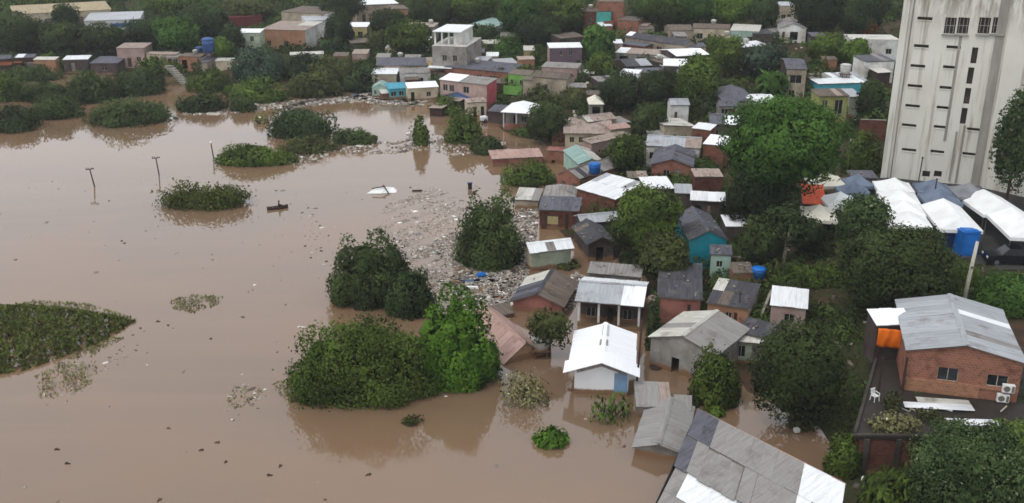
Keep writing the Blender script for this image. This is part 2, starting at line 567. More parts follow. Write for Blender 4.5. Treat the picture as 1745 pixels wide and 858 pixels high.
def terrain():
    xs = axis(-230, 290, 2.6, -1)
    ys = axis(40, 470, 2.6, 1)
    X, Y = np.meshgrid(xs, ys)
    Z = height(X, Y)
    nx, ny = len(xs), len(ys)
    me = bpy.data.meshes.new('ground')
    V = np.stack([X, Y, Z], -1).reshape(-1, 3)
    i = np.arange(nx * ny).reshape(ny, nx)
    Fq = np.stack([i[:-1, :-1], i[:-1, 1:], i[1:, 1:], i[1:, :-1]], -1).reshape(-1, 4)
    me.vertices.add(len(V)); me.vertices.foreach_set('co', V.ravel())
    me.loops.add(Fq.size); me.loops.foreach_set('vertex_index', Fq.ravel().astype(np.int32))
    me.polygons.add(len(Fq)); me.polygons.foreach_set('loop_start', np.arange(0, Fq.size, 4, dtype=np.int32))
    me.polygons.foreach_set('use_smooth', np.ones(len(Fq), bool))
    me.materials.append(MATS['ground_soil'])
    me.update(calc_edges=True)
    tag(link('ground', me), kind='structure')
    w = MB()
    w.face((-9000, -300, 0), (9000, -300, 0), (9000, 9000, 0), (-9000, 9000, 0))
    tag(w.build('water', 'flood_water'), kind='structure')
terrain()

# ------------------------------------------------------------------ houses
FOOT = []          # footprints kept free of undergrowth
_sheet_cache = {}
SWAP = {'roof_white': ['roof_silver', 'roof_bright'], 'roof_silver': ['roof_white', 'roof_grey'], 'roof_pale': ['roof_concrete'], 'roof_grey': ['roof_dark', 'roof_concrete'],
        'roof_concrete': ['roof_grey', 'roof_taupe'], 'roof_dark': ['roof_slate', 'roof_brown'], 'roof_slate': ['roof_dark', 'roof_grey'], 'roof_brown': ['roof_grey', 'roof_taupe'], 'roof_taupe': ['roof_brown', 'roof_pale']}

def sheet_mesh(w, l, mat, sh=0.0):
    key = (round(w, 2), round(l, 2), mat, round(sh, 2))
    if key not in _sheet_cache:
        m = MB()
        k = 12
        amp = .022
        prof = [(w * i / k, amp if i % 2 else -amp) for i in range(k + 1)]
        for y in (0, l):
            m.v += [(x + sh * y, y, z) for x, z in prof]
        for i in range(k):
            m.f.append((i, i + 1, k + 2 + i, k + 1 + i)); m.m.append(0)
        _sheet_cache[key] = m.mesh('roof_sheet', mat, True)
    return _sheet_cache[key]

def slope_frame(p0, p1, p2):
    """p0->p1 along the eave, p0->p2 up the slope"""
    e = (p1 - p0); s = (p2 - p0)
    L, W = e.length, s.length
    ex, ey = e / L, s / W
    ez = ex.cross(ey).normalized()
    ey = ez.cross(ex)
    return Matrix((ex, ey, ez)).transposed().to_4x4(), L, W

def lay_sheets(roof, p0, p1, p2, mat, patches=(), near=True, sheet_w=1.05, rag=0.0):
    M, L, W = slope_frame(p0, p1, p2)
    sk = (p2 - p0).dot((p1 - p0).normalized())
    W = math.sqrt(max(W * W - sk * sk, .1))
    sk /= W
    n = max(2, round(L / sheet_w))
    rows = max(1, round(W / 3.4))
    w, l = L / n, W / rows
    for r in range(rows):
        for i in range(n):
            f, q = (i + .5) / n, (r + .5) / rows
            mt = mat
            for pt in patches:
                if pt[0] <= f <= pt[1] and pt[2] <= q <= pt[3]: mt = pt[4]
            if mt is None: continue
            if R.random() < (.03 if mt == 'roof_concrete' else .1) and mt in SWAP: mt = R.choice(SWAP[mt])
            me = sheet_mesh(w * 1.035, l + (.12 if r < rows - 1 else 0), mt, sk)
            o = bpy.data.objects.new('roof_sheet', me)
            COL.objects.link(o)
            o.parent = roof
            dy = R.uniform(-.03, .03) - (R.uniform(0, rag) if r == 0 else 0)
            T = Matrix.Translation(p0) @ M @ Matrix.Translation((i * w + sk * r * l, r * l + dy, .05 + .018 * ((i + r) % 2) + .02 * r))
            T = T @ Euler((R.uniform(-.005, .005), R.uniform(-.01, .01), R.uniform(-.008, .008))).to_matrix().to_4x4()
            o.matrix_basis = T

def slab(m, p0, p1, p2, th=.05):
    """thin plate on the parallelogram p0,p1,p1+p2-p0,p2"""
    p3 = p1 + p2 - p0
    n = (p1 - p0).cross(p2 - p0).normalized() * th
    a = [p0, p1, p3, p2]
    b = [q - n for q in a]
    m.face(*a); m.face(*reversed(b))
    for i in range(4):
        j = (i + 1) % 4
        m.face(a[j], a[i], b[i], b[j])

def wall_panel(m, o, ux, L, zb, top, holes, inward, depth=.14):
    """wall from o along ux, bottom zb, top: list of (x, z) profile from x=0 to x=L; rectangular holes (x0,x1,z0,z1)"""
    hmin = min(z for x, z in top)
    P = lambda x, z, d=0.0: (o[0] + ux[0] * x + inward[0] * d, o[1] + ux[1] * x + inward[1] * d, z)
    xs = sorted({0, L} | {v for h in holes for v in h[:2]})
    zs = sorted({zb, hmin} | {v for h in holes for v in h[2:4]})
    for i in range(len(xs) - 1):
        for j in range(len(zs) - 1):
            xm, zm = (xs[i] + xs[i + 1]) / 2, (zs[j] + zs[j + 1]) / 2
            if any(h[0] < xm < h[1] and h[2] < zm < h[3] for h in holes): continue
            m.face(P(xs[i], zs[j]), P(xs[i + 1], zs[j]), P(xs[i + 1], zs[j + 1]), P(xs[i], zs[j + 1]))
    pts = [(0, hmin)] + [(x, z) for x, z in top if z > hmin + 1e-6] + [(L, hmin)]
    if len(pts) > 2:
        m.face(*[P(x, z) for x, z in reversed(pts)])
    for x0, x1, z0, z1 in holes:
        for a, b in (((x0, z0), (x1, z0)), ((x1, z0), (x1, z1)), ((x1, z1), (x0, z1)), ((x0, z1), (x0, z0))):
            m.face(P(*a), P(*b), P(*b, depth), P(*a, depth))

def house(label, A, B, C, hw, rise, kind, roof, wall, ops=None, ov=.3, name='house', cat='house', zabs=None, patches=None,
          group=None, base=None, back=None, rag=0.0, wmats=None, cap=True, posts=None, sheets=None, under='underlay', deep=1.6, gz=None):
    """A, B: ends of the eave that faces us; C: a point on the far edge of the roof we see (ridge, or far eave for ridge 'y')"""
    z = 3.0
    for _ in range(40):
        za = z + (rise if kind == 'sf' else 0)
        a, b = at(*A, za), at(*B, za)
        mid = (a + b) / 2
        if gz is not None: g = gz
        else: g = max(h1(mid.x, mid.y + 2), -1.5)
        z = zabs if zabs is not None else z + (g + hw - z) * .3
    if zabs is not None: g = min(g, z - .3)
    e = (b - a); e.z = 0
    W = e.length
    ux = e / W
    n = Vector((-ux.y, ux.x, 0))
    zc = z + (rise if kind in ('x', 'sb') else 0) + (rise if kind in ('sl', 'sr') and False else 0)
    c = at(*C, zc)
    D = (c - a).dot(n)
    if kind == 'x': D *= 2
    D = max(D, 2.2)
    yaw = math.atan2(ux.y, ux.x)
    org = a + ux * W / 2 + n * D / 2
    org.z = g
    t = empty(name, org, yaw)
    tag(t, label, cat, group)
    s = px_per_m(org)
    near = (s > 9.2) if sheets is None else sheets
    hz = z - g                                  # eave height above the base of the house
    x0, x1, y0, y1 = -W / 2, W / 2, -D / 2, D / 2
    FOOT.append((org.x, org.y, yaw, W / 2, D / 2))
    # ---- roof planes (eave start, eave end, upslope end)
    V = Vector
    pl = []
    if kind == 'x':
        pl = [(V((x0, y0, hz)), V((x1, y0, hz)), V((x0, 0, hz + rise))), (V((x1, y1, hz)), V((x0, y1, hz)), V((x1, 0, hz + rise)))]
    elif kind == 'y':
        pl = [(V((x0, y1, hz)), V((x0, y0, hz)), V((0, y1, hz + rise))), (V((x1, y0, hz)), V((x1, y1, hz)), V((0, y0, hz + rise)))]
    elif kind == 'sb':
        pl = [(V((x0, y0, hz)), V((x1, y0, hz)), V((x0, y1, hz + rise)))]
    elif kind == 'sf':
        pl = [(V((x1, y1, hz)), V((x0, y1, hz)), V((x1, y0, hz + rise)))]
    elif kind == 'sl':
        pl = [(V((x1, y0, hz)), V((x1, y1, hz)), V((x0, y0, hz + rise)))]
    elif kind == 'sr':
        pl = [(V((x0, y1, hz)), V((x0, y0, hz)), V((x1, y1, hz + rise)))]
    elif kind == 'flat':
        pl = [(V((x0, y0, hz)), V((x1, y0, hz)), V((x0, y1, hz + .02)))]
    rms = roof if isinstance(roof, (list, tuple)) else [roof, roof]
    rm = MB()
    if kind == 'hip':
        k = min(W, D) * .5 * .82
        q = [V((x0, y0, hz)), V((x1, y0, hz)), V((x1, y1, hz)), V((x0, y1, hz))]
        if W >= D: r0, r1 = V((x0 + k, 0, hz + rise)), V((x1 - k, 0, hz + rise))
        else: r0, r1 = V((0, y0 + k, hz + rise)), V((0, y1 - k, hz + rise))
        if W >= D: fs = [(q[0], q[1], r1, r0), (q[1], q[2], r1), (q[2], q[3], r0, r1), (q[3], q[0], r0)]
        else: fs = [(q[0], q[1], r0), (q[1], q[2], r1, r0), (q[2], q[3], r1), (q[3], q[0], r0, r1)]
        dn = V((0, 0, -.07))
        for f in fs:
            rm.face(*f)
            rm.face(f[0] + dn, f[1] + dn, f[1], f[0])
        rm.face(*[p + dn for p in reversed(q)])
        ro = rm.build('roof', rms[0], t)
    elif near:
        for p in pl: slab(rm, *p, th=.06)
        ro = rm.build('roof', under, t)
        for i, p in enumerate(pl):
            lay_sheets(ro, *p, rms[min(i, len(rms) - 1)], [q[1:] for q in (patches or []) if q[0] == i], rag=rag)
        if rms[0] in ('roof_dark', 'roof_slate', 'roof_brown', 'roof_grey', 'roof_taupe'):
            for p in pl[:2]:
                Mf, L_, W_ = slope_frame(*p)
                for _ in range(R.randint(2, 6)):
                    sm = MB()
                    sm.box((0, 0, .05), (R.uniform(.12, .3), R.uniform(.1, .2), .1), R.uniform(0, 3))
                    so = sm.build('roof_weight', R.choice(['concrete', 'concrete', 'roof_brown']), ro)
                    so.matrix_basis = Matrix.Translation(p[0]) @ Mf @ Matrix.Translation((R.uniform(.3, L_ - .3), R.uniform(.3, W_ - .2), .1))
        if kind in ('x', 'y') and cap:
            cm = MB()
            e0, e1 = (V((x0, 0, 0)), V((x1, 0, 0))) if kind == 'x' else (V((0, y0, 0)), V((0, y1, 0)))
            sd = V((0, .22, 0)) if kind == 'x' else V((.22, 0, 0))
            dz = rise / ((D if kind == 'x' else W) / 2) * .22
            up = V((0, 0, hz + rise + .12)); lo = V((0, 0, hz + rise + .11 - dz))
            cm.face(e0 + up, e1 + up, e1 + lo + sd, e0 + lo + sd); cm.face(e1 + up, e0 + up, e0 + lo - sd, e1 + lo - sd)
            cm.build('ridge_cap', rms[0], t)
    else:
        for i, p in enumerate(pl):
            rm.mi = i if len(rms) > 1 and rms[0] != rms[1] else 0
            slab(rm, *p, th=.09)
        ro = rm.build('roof', rms if rm.mi or (len(rms) > 1 and rms[0] != rms[1]) else rms[0], t)
        for q in (patches or []):
            p = pl[q[0]]
            e_, s_ = p[1] - p[0], p[2] - p[0]
            nn = e_.cross(s_).normalized() * .06
            pm = MB()
            slab(pm, p[0] + e_ * q[1] + s_ * q[3] + nn, p[0] + e_ * q[2] + s_ * q[3] + nn, p[0] + e_ * q[1] + s_ * q[4] + nn, .05)
            pm.build('roof_patch', q[5], t)
    # ---- walls
    wx0, wx1, wy0, wy1 = x0 + ov, x1 - ov, y0 + ov, y1 - ov
    if kind == 'flat': wx0, wx1, wy0, wy1 = x0 + .02, x1 - .02, y0 + .02, y1 - .02
    if posts:
        wy0f = wy0
        wy0 = wy0 + posts[1]
    ww, wd = wx1 - wx0, wy1 - wy0
    dr = .12
    def zr(x, y):                                   # underside of the roof above a wall point
        if kind == 'x': return hz + rise * (1 - abs(y) / (D / 2)) - dr
        if kind == 'y': return hz + rise * (1 - abs(x) / (W / 2)) - dr
        if kind == 'sb': return hz + rise * (y - y0) / D - dr
        if kind == 'sf': return hz + rise * (y1 - y) / D - dr
        if kind == 'sl': return hz + rise * (x1 - x) / W - dr
        if kind == 'sr': return hz + rise * (x - x0) / W - dr
        if kind == 'hip': return hz - .06
        return hz - dr
    if ops is None:
        hh = min(hz, 2.7)
        ops = []
        if ww > 2.6 and hh > 1.9:
            if R.random() < .5: ops = [('d', .12, .12 + .9 / ww, 0, 2.05), ('w', .55, min(.92, .55 + 1.3 / ww), 1.0, 2.0)]
            else: ops = [('w', .1, min(.42, .1 + 1.2 / ww), 1.0, 2.0), ('d', .5, .5 + .9 / ww, 0, 2.05)]
            if ww > 6: ops.append(('w', .8, .8 + .9 / ww, 1.0, 2.0))
            ops += [('w', .3, .3 + min(.35, 1.2 / wd), 1.0, 2.0, 'l'), ('w', .4, .4 + min(.35, 1.2 / wd), 1.0, 2.0, 'r')]
    wm = MB()
    sides = {'f': (V((wx0, wy0, 0)), V((1, 0, 0)), ww, V((0, 1, 0))), 'r': (V((wx1, wy0, 0)), V((0, 1, 0)), wd, V((-1, 0, 0))),
             'b': (V((wx1, wy1, 0)), V((-1, 0, 0)), ww, V((0, -1, 0))), 'l': (V((wx0, wy1, 0)), V((0, -1, 0)), wd, V((1, 0, 0)))}
    cat_ops = {k: [] for k in sides}
    for o in ops:
        cat_ops[o[5] if len(o) > 5 else 'f'].append(o)
    wl = wall if isinstance(wall, dict) else {}
    wdef = wl.get('all', wall) if isinstance(wall, dict) else wall
    mats = [wdef] + [wl[k] for k in ('f', 'r', 'b', 'l') if k in wl]
    for k, (o, u, L, inn) in sides.items():
        wm.mi = mats.index(wl[k]) if k in wl else 0
        holes = []
        for q in cat_ops[k]:
            hx0, hx1 = q[1] * L, q[2] * L
            htop = min(q[4], zr(*(o + u * (hx0 + hx1) / 2)[:2]) - .05)
            hbot = max(q[3], -.2)
            if htop - hbot < .3: continue
            holes.append((hx0, hx1, hbot, htop))
            c0 = o + u * hx0 + inn * .09
            c1 = o + u * hx1 + inn * .09
            H0, H1 = V((0, 0, hbot)), V((0, 0, htop))
            if q[0] == 'w':
                fm = MB()
                ft = .07
                for aa, bb in ((c0 + H0, c1 + H0), (c0 + H1, c1 + H1), (c0 + H0, c0 + H1), (c1 + H0, c1 + H1)):
                    fm.bar(aa, bb, ft)
                mm = (c0 + c1) / 2
                fm.bar(mm + H0, mm + H1, .05)
                wo_ = fm.build('window', 'frame', t)
                pm = MB()
                d = inn * .03
                pm.face(c0 + H0 + d, c1 + H0 + d, c1 + H1 + d, c0 + H1 + d)
                pm.build('pane', 'pane', wo_)
            elif q[0] == 'd':
                dm = MB()
                dc = (c0 + c1) / 2 + (H0 + H1) / 2
                dm.box(dc, ((c1 - c0).length if abs(u.x) > .5 else .05, .05 if abs(u.x) > .5 else (c1 - c0).length, htop - hbot))
                dd = dm.build('door', q[6] if len(q) > 6 else 'door_wood', t)
            elif q[0] == 's':
                dm = MB()
                nsl = 6
                for i in range(nsl):
                    zz = hbot + (htop - hbot) * (i + .5) / nsl
                    dm.box((c0 + c1) / 2 + V((0, 0, zz)), ((c1 - c0).length, .05, (htop - hbot) / nsl * .8))
                dm.build('shutter', 'shutter', t)
        p = [o[:2], (o + u * L / 2)[:2], (o + u * L)[:2]]
        top = [(0, zr(*p[0])), (L / 2, zr(*p[1])), (L, zr(*p[2]))]
        if abs(top[0][1] + top[2][1] - 2 * top[1][1]) < 1e-4: top = [top[0], top[2]]
        wm.mi = mats.index(wl[k]) if k in wl else 0
        wall_panel(wm, o, u, L, -deep, top, holes, inn)
    wm.build('wall', mats, t)
    if posts:
        for i in range(posts[0]):
            x = wx0 + .08 + (ww - .16) * i / (posts[0] - 1)
            pm = MB()
            pm.box((x, wy0f + .1, (zr(x, wy0f + .1) - deep) / 2), (.2, .2, zr(x, wy0f + .1) + deep))
            pm.build('post', posts[2] if len(posts) > 2 else 'wall_white', t)
        if len(posts) > 3:
            pm = MB()
            pm.box(((wx0 + wx1) / 2, wy0f + .02, posts[3] / 2 - .4), (ww * .92, .14, posts[3] + .8))
            pm.build('low_wall', posts[4] if len(posts) > 4 else 'brick_brown', t)
    if s < 10.5 and W > 3.5 and name in ('house', 'hut', 'shack') and R.random() < .75:        # a lean-to built against the house
        sd = R.choice((-1, 1))
        aw, ad, ah = W * R.uniform(.3, .5), D * R.uniform(.4, .75), hz * R.uniform(.6, .85) if hz < 4 else 2.3
        ax = sd * (W / 2 + aw / 2 - .35) if R.random() < .6 else sd * W * R.uniform(.1, .3)
        ay = (R.uniform(-.2, .2) * D) if abs(ax) > W * .45 else -D / 2 - ad / 2 + .3
        am = MB()
        am.box((ax, ay, ah / 2 - .8), (aw, ad, ah + 1.4))
        am.build('annex_wall', R.choice(['brick', 'brick_brown', 'wood_dark', 'wall_grey', 'wall_beige', wdef]), t)
        am = MB()
        tl = R.uniform(.1, .35)
        slab(am, V((ax - aw / 2 - .2, ay - ad / 2 - .25, ah - .05)), V((ax + aw / 2 + .2, ay - ad / 2 - .25, ah + R.uniform(-.1, .1))), V((ax - aw / 2 - .2, ay + ad / 2 + .2, ah + tl)), .06)
        am.build('annex_roof', R.choice(['roof_brown', 'roof_grey', 'roof_taupe', 'roof_slate', 'roof_pale', 'roof_white', 'rust']), t)
    if s < 10.5 and R.random() < .16 and kind in ('sb', 'flat', 'x'):
        tm = MB().lathe([(.5, 0), (.6, .7), (.62, .75), (.3, .95)], (W * R.uniform(-.3, .3), D * .2, hz + (rise * .7 if kind != 'flat' else 0) + .05), 12)
        tm.build('roof_tank', R.choice(['tank_blue', 'tank_grey', 'tank_grey']), t, True)
    if back: back(t, dict(x0=x0, x1=x1, y0=y0, y1=y1, hz=hz, W=W, D=D, wx0=wx0, wx1=wx1, wy0=wy0, wy1=wy1))
    return t

# ------------------------------------------------------------------ foliage
def leaves_mesh(name, P, NRM, SIZE, TONE, mat, seed, shape=.55, upright=0.0):
    rg = np.random.default_rng(seed)
    n = len(P)
    ln = NRM + rg.normal(0, .42, (n, 3))
    ln /= np.linalg.norm(ln, axis=1, keepdims=True) + 1e-9
    a = rg.normal(0, 1, (n, 3))
    if upright: a[:, :2] *= (1 - upright); a[:, 2] = np.abs(a[:, 2]) + upright * 1.5
    t = a - (a * ln).sum(1, keepdims=True) * ln
    t /= np.linalg.norm(t, axis=1, keepdims=True) + 1e-9
    b = np.cross(ln, t)
    L = SIZE[:, None] * .5
    Wd = L * shape
    V = np.empty((n, 4, 3))
    V[:, 0] = P - t * L; V[:, 1] = P + b * Wd - t * L * .15; V[:, 2] = P + t * L; V[:, 3] = P - b * Wd - t * L * .15
    me = bpy.data.meshes.new(name)
    me.vertices.add(n * 4); me.vertices.foreach_set('co', V.ravel())
    me.loops.add(n * 4); me.loops.foreach_set('vertex_index', np.arange(n * 4, dtype=np.int32))
    me.polygons.add(n); me.polygons.foreach_set('loop_start', np.arange(0, n * 4, 4, dtype=np.int32))
    at1 = me.attributes.new('nrm', 'FLOAT_VECTOR', 'POINT')
    at1.data.foreach_set('vector', np.repeat(NRM, 4, axis=0).ravel())
    at2 = me.attributes.new('tone', 'FLOAT', 'POINT')
    at2.data.foreach_set('value', np.repeat(TONE, 4))
    me.materials.append(M_(mat))
    me.update(calc_edges=True)
    return me

LEAFCOUNT = [0]

def crown_points(rg, n, rx, ry, rz, lobes, dome=False, ragged=.22):
    nl = lobes
    i = np.arange(nl) + .5
    ph = np.arccos(1 - (1.0 if dome else 1.75) * i / nl); th = np.pi * (1 + 5 ** .5) * i + rg.uniform(0, 6)
    d = np.stack([np.cos(th) * np.sin(ph), np.sin(th) * np.sin(ph), np.cos(ph)], -1)
    d += rg.normal(0, .2, d.shape)
    if dome:
        low = rg.random(nl) < .4
        d[low, 2] = rg.uniform(.02, .22, low.sum())
    d /= np.linalg.norm(d, axis=1, keepdims=True)
    rr = ((1.75 if dome else 2.1) / math.sqrt(nl)) * rg.uniform(.6, 1.35, nl)
    rr = np.clip(rr, .13, .6)
    c = d * (1 - rr * rg.uniform(.7, 1.05, nl))[:, None] * rg.uniform(.8, 1.08, nl)[:, None]
    k = rg.choice(nl, n, p=rr ** 2 / (rr ** 2).sum())
    q = rg.normal(0, 1, (n, 3)) + d[k] * .7
    q /= np.linalg.norm(q, axis=1, keepdims=True)
    rad = rr[k] * (1 - np.abs(rg.normal(0, .12, n)) + rg.exponential(ragged * .45, n))
    u = c[k] + q * rad[:, None]
    inner = rg.random(n) < .22
    u[inner] = (d[k] * (1 - rr[k])[:, None] * .95 + rg.normal(0, .12, (n, 3)))[inner]
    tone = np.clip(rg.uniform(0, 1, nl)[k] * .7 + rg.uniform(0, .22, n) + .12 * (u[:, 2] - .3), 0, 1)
    nr = q * .75 + u * .4 / (np.linalg.norm(u, axis=1, keepdims=True) + .2) + rg.normal(0, .07, (n, 3))
    pe = 2.7
    u = u * (np.linalg.norm(u, axis=1) / ((np.hypot(u[:, 0], u[:, 1]) ** pe + np.abs(u[:, 2]) ** pe) ** (1 / pe) + 1e-6))[:, None]
    u[:, :2] /= 1.06
    sc = np.array([rx, ry, rz])
    P = u * sc
    nr = nr / sc * min(rx, ry, rz)
    nr[:, 2] += .12
    nr /= np.linalg.norm(nr, axis=1, keepdims=True) + 1e-9
    return P, nr, tone

_tree_seed = [100]

def tree(label, x0, y0, x1, y1, mat='leaf_dark', stem=0.0, name='tree', cat='tree', group=None, depth=.85, dens=1.0, leafpx=None, lobes=None,
         bark='bark', k=.85, upright=0.0, shape=.62, trunk=True, ragged=.22, gz=None):
    """x0..y1: outline box of the crown in the photograph; crowns without a clear stem are domes resting on the ground or the water"""
    _tree_seed[0] += 1
    rg = np.random.default_rng(_tree_seed[0])
    dome = stem <= .6
    cx, cy = (x0 + x1) / 2, (y0 + y1) / 2
    p = ground(cx, y1 - (y1 - y0) * .12)
    for _ in range(4):
        s = px_per_m(p + Vector((0, 0, 1)))
        rx = (x1 - x0) / 2 / s
        dep = math.atan2(CAMH - p.z, math.hypot(p.x, p.y))
        sd, cd = math.sin(dep), math.cos(dep)
        if dome:
            hp = (y1 - y0) / s
            ry = min(depth * rx, .36 * hp / sd)
            rz = math.sqrt(max((hp - ry * sd) ** 2 - (ry * sd) ** 2, .02)) / cd
            p = ground(cx, y1 - ry * sd * s) if gz is None else at(cx, y1 - ry * sd * s, gz)
            h0 = 0.0
        else:
            hp = (y1 - y0) / 2 / s
            ry = min(depth * rx, .8 * hp / sd)
            rz = math.sqrt(max(hp ** 2 - (ry * sd) ** 2, .02)) / cd
            z = p.z + 1
            for _ in range(40):
                c = at(cx, cy, z)
                g = max(h1(c.x, c.y), 0)
                z += (g + stem + k * rz - z) * .3
            p = Vector((c.x, c.y, g))
            h0 = stem + k * rz
    base = p
    area = math.pi * rx * rz * (s * .587) ** 2 * (.6 if dome else 1)
    if leafpx is None: leafpx = 2.5 + min(.9, max(0, (s - 6) * .08))
    leaf = leafpx / (s * .587)
    nleaf = int(min(34000, max(350, dens * 7.5 * area / (leafpx ** 2 * .31))))
    nl = lobes or int(np.clip(10 + area ** .5 * .45, 10, 64))
    P, NR, T = crown_points(rg, nleaf, rx * 1.02, ry * 1.02, rz * 1.02, nl, dome, ragged)
    P = P + np.array([0, 0, h0])
    keep = P[:, 2] > .03
    P, NR, T = P[keep], NR[keep], T[keep]
    SZ = leaf * rg.uniform(.6, 1.25, len(P))
    if dens >= .6:                                  # broad leaves deep inside close the crown
        nc = max(60, len(P) // 9)
        Q, QN, QT = crown_points(rg, nc, rx * .82, ry * .82, rz * .82, nl, dome, .05)
        Q = Q + np.array([0, 0, h0]); kq = Q[:, 2] > .05
        P, NR, T = np.concatenate([P, Q[kq]]), np.concatenate([NR, QN[kq]]), np.concatenate([T, QT[kq]])
        SZ = np.concatenate([SZ, leaf * rg.uniform(2.2, 3.4, int(kq.sum()))])
    t = empty(name, base, 0)
    tag(t, label, cat, group)
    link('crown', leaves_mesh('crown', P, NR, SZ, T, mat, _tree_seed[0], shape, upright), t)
    LEAFCOUNT[0] += len(P)
    if trunk:
        m = MB()
        r = max(.06, min(.45, rx * .055 + .04))
        htop = max(h0, rz * .5)
        sw = rg.uniform(-.3, .3, 2) * (1 + stem * .1)
        m.tube([(0, 0, -.6), (sw[0] * .3, sw[1] * .3, htop * .45), (sw[0], sw[1], htop * 1.05)], [r * 1.25, r * .9, r * .45], 7)
        for q in range(5):
            a = q * 1.26 + rg.uniform(-.4, .4)
            st = Vector((sw[0] * .5, sw[1] * .5, htop * rg.uniform(.4, .75)))
            en = Vector((math.cos(a) * rx * .5, math.sin(a) * ry * .5, htop + rz * rg.uniform(-.1, .3)))
            m.tube([st, st.lerp(en, .5) + Vector((0, 0, rz * .08)), en], [r * .55, r * .35, r * .12], 5)
        m.build('trunk', bark, t, True)
    return t

def shrub(label, x0, y0, x1, y1, mat='leaf_dark', **kw):
    kw.setdefault('name', 'shrub'); kw.setdefault('cat', 'shrub'); kw.setdefault('k', .6)
    return tree(label, x0, y0, x1, y1, mat, **kw)

def plant_mat(label, poly, mats, n, hmax, name='floating_plants', cat='water plants', size=(.25, .5), clump=.6, kind=None, tone=(0, 1), mound=1.0, seed=1):
    """low water plants spread over a patch given by its outline in the photograph"""
    rg = np.random.default_rng(seed)
    W = [at(x, y, 0) for x, y in poly]
    c = sum(W, Vector()) / len(W)
    xs = np.array([w.x for w in W]); ys = np.array([w.y for w in W])
    pts = []
    tries = 0
    while len(pts) < n and tries < 60:
        tries += 1
        X = rg.uniform(xs.min(), xs.max(), n * 2); Y = rg.uniform(ys.min(), ys.max(), n * 2)
        ins = np.zeros(len(X), bool)
        dm = np.full(len(X), 1e9)
        for i in range(len(W)):
            j = (i + 1) % len(W)
            cc = ((ys[i] > Y) != (ys[j] > Y)) & (X < (xs[j] - xs[i]) * (Y - ys[i]) / (ys[j] - ys[i] + 1e-9) + xs[i])
            ins ^= cc
            dx, dy = xs[j] - xs[i], ys[j] - ys[i]
            tt = np.clip(((X - xs[i]) * dx + (Y - ys[i]) * dy) / (dx * dx + dy * dy + 1e-9), 0, 1)
            dm = np.minimum(dm, np.hypot(X - xs[i] - tt * dx, Y - ys[i] - tt * dy))
        nz = np.sin(X * 1.7 + seed) * np.sin(Y * 1.3 + seed * 2) + .6 * np.sin(X * 3.9 + Y * 2.3)
        ok = ins & (nz > clump * rg.uniform(-1.6, 1.6, len(X)) - 1 + clump)
        for x, y, d in zip(X[ok], Y[ok], dm[ok]): pts.append((x, y, d))
    pts = np.array(pts[:n])
    env = np.clip(pts[:, 2] / 1.5, .08, 1) ** mound
    Z = rg.uniform(.02, 1, len(pts)) ** .7 * hmax * env + .02
    P = np.stack([pts[:, 0] - c.x, pts[:, 1] - c.y, Z], -1)
    NR = rg.normal(0, .5, P.shape); NR[:, 2] = np.abs(NR[:, 2]) + .7
    NR /= np.linalg.norm(NR, axis=1, keepdims=True)
    o = link(name, leaves_mesh(name, P, NR, rg.uniform(size[0], size[1], len(P)), rg.uniform(tone[0], tone[1], len(P)), mats, seed, .45, .5), None, (c.x, c.y, 0))
    tag(o, label, cat, kind=kind)
    LEAFCOUNT[0] += len(P)
    return o
# ------------------------------------------------------------------ houses standing in the flood
house('bright white metal roofed house with white and pale blue front wall in the flood', (967, 633), (1083, 640), (1079, 570), 0, .95, 'y', 'roof_bright',
      {'all': 'wall_sky', 'f': 'wall_bright'}, ops=[('o', .9, .9, 0, 0)], zabs=2.25, ov=.55, under='wall_white',
      back=lambda t, q: (MB().box((.05, q['y1'] - 1.6, q['hz'] + .95 - .02), (.55, 2.2, .16)).build('skylight', 'roof_silver', t),
                         MB().box((.0, q['y1'] - 4.0, q['hz'] + .95 - .03), (.7, 1.0, .16)).build('vent_cover', 'roof_grey', t),
                         MB().box((q['wx1'] - .62, q['wy0'] - .03, q['hz'] - 1.45), (1.1, .06, 2.5)).build('wall_panel', 'wall_sky', t),
                         [slab(mm, Vector((-s * (q['x1'] + .35), q['y0'] - .25 if s < 0 else q['y0'] + 1.9, q['hz'] - .02)), Vector((-s * (q['x1'] + .35), q['y0'] + 1.9 if s < 0 else q['y0'] - .25, q['hz'] - .02)), Vector((0, q['y0'] - .25 if s < 0 else q['y0'] + 1.9, q['hz'] + 1.09)), .05) or mm.build('porch_roof', 'roof_bright', t) for s, mm in ((1, MB()), (-1, MB()))],
                         MB().bar((q['wx0'] + .2, q['wy0'] - .2, q['hz'] - .1), (0, q['wy0'] - .2, q['hz'] + .62), .08, .3).build('gable_trim', 'roof_grey', t),
                         MB().bar((0, q['wy0'] - .2, q['hz'] + .62), (q['wx1'] - .2, q['wy0'] - .2, q['hz'] - .1), .08, .3).build('gable_trim', 'roof_grey', t)))
house('grey gabled roof almost under water beside the largest corrugated roof', (1077, 763), (1166, 776), (1184, 694), 0, .55, 'y', 'roof_concrete', 'wall_grey',
      ops=[], zabs=.75, ov=.25)
house('pale lean-to roof over the flood behind the grey gabled roof', (1084, 694), (1145, 696), (1090, 651), 0, .35, 'sb', 'roof_concrete', 'wall_grey',
      ops=[], zabs=1.05, ov=.2, name='lean_to', cat='shed')
house('small taupe shed roof between the pale lean-to and the flooded bush', (1146, 699), (1178, 702), (1150, 678), 0, .2, 'sb', 'roof_concrete', 'wall_grey',
      ops=[], zabs=.85, ov=.15, name='lean_to', cat='shed')
house('grey walled house with pale gabled roof and dark doorway at the water edge', (1104, 575), (1222, 609), (1245, 553), 2.7, 1.0, 'y', ['roof_pale', 'roof_concrete'], 'wall_grey',
      ops=[('o', .34, .46, 0, 2.1), ('d', .86, .93, .6, 1.9, 'f', 'frame_dark')], zabs=2.75, ov=.2, cap=True)
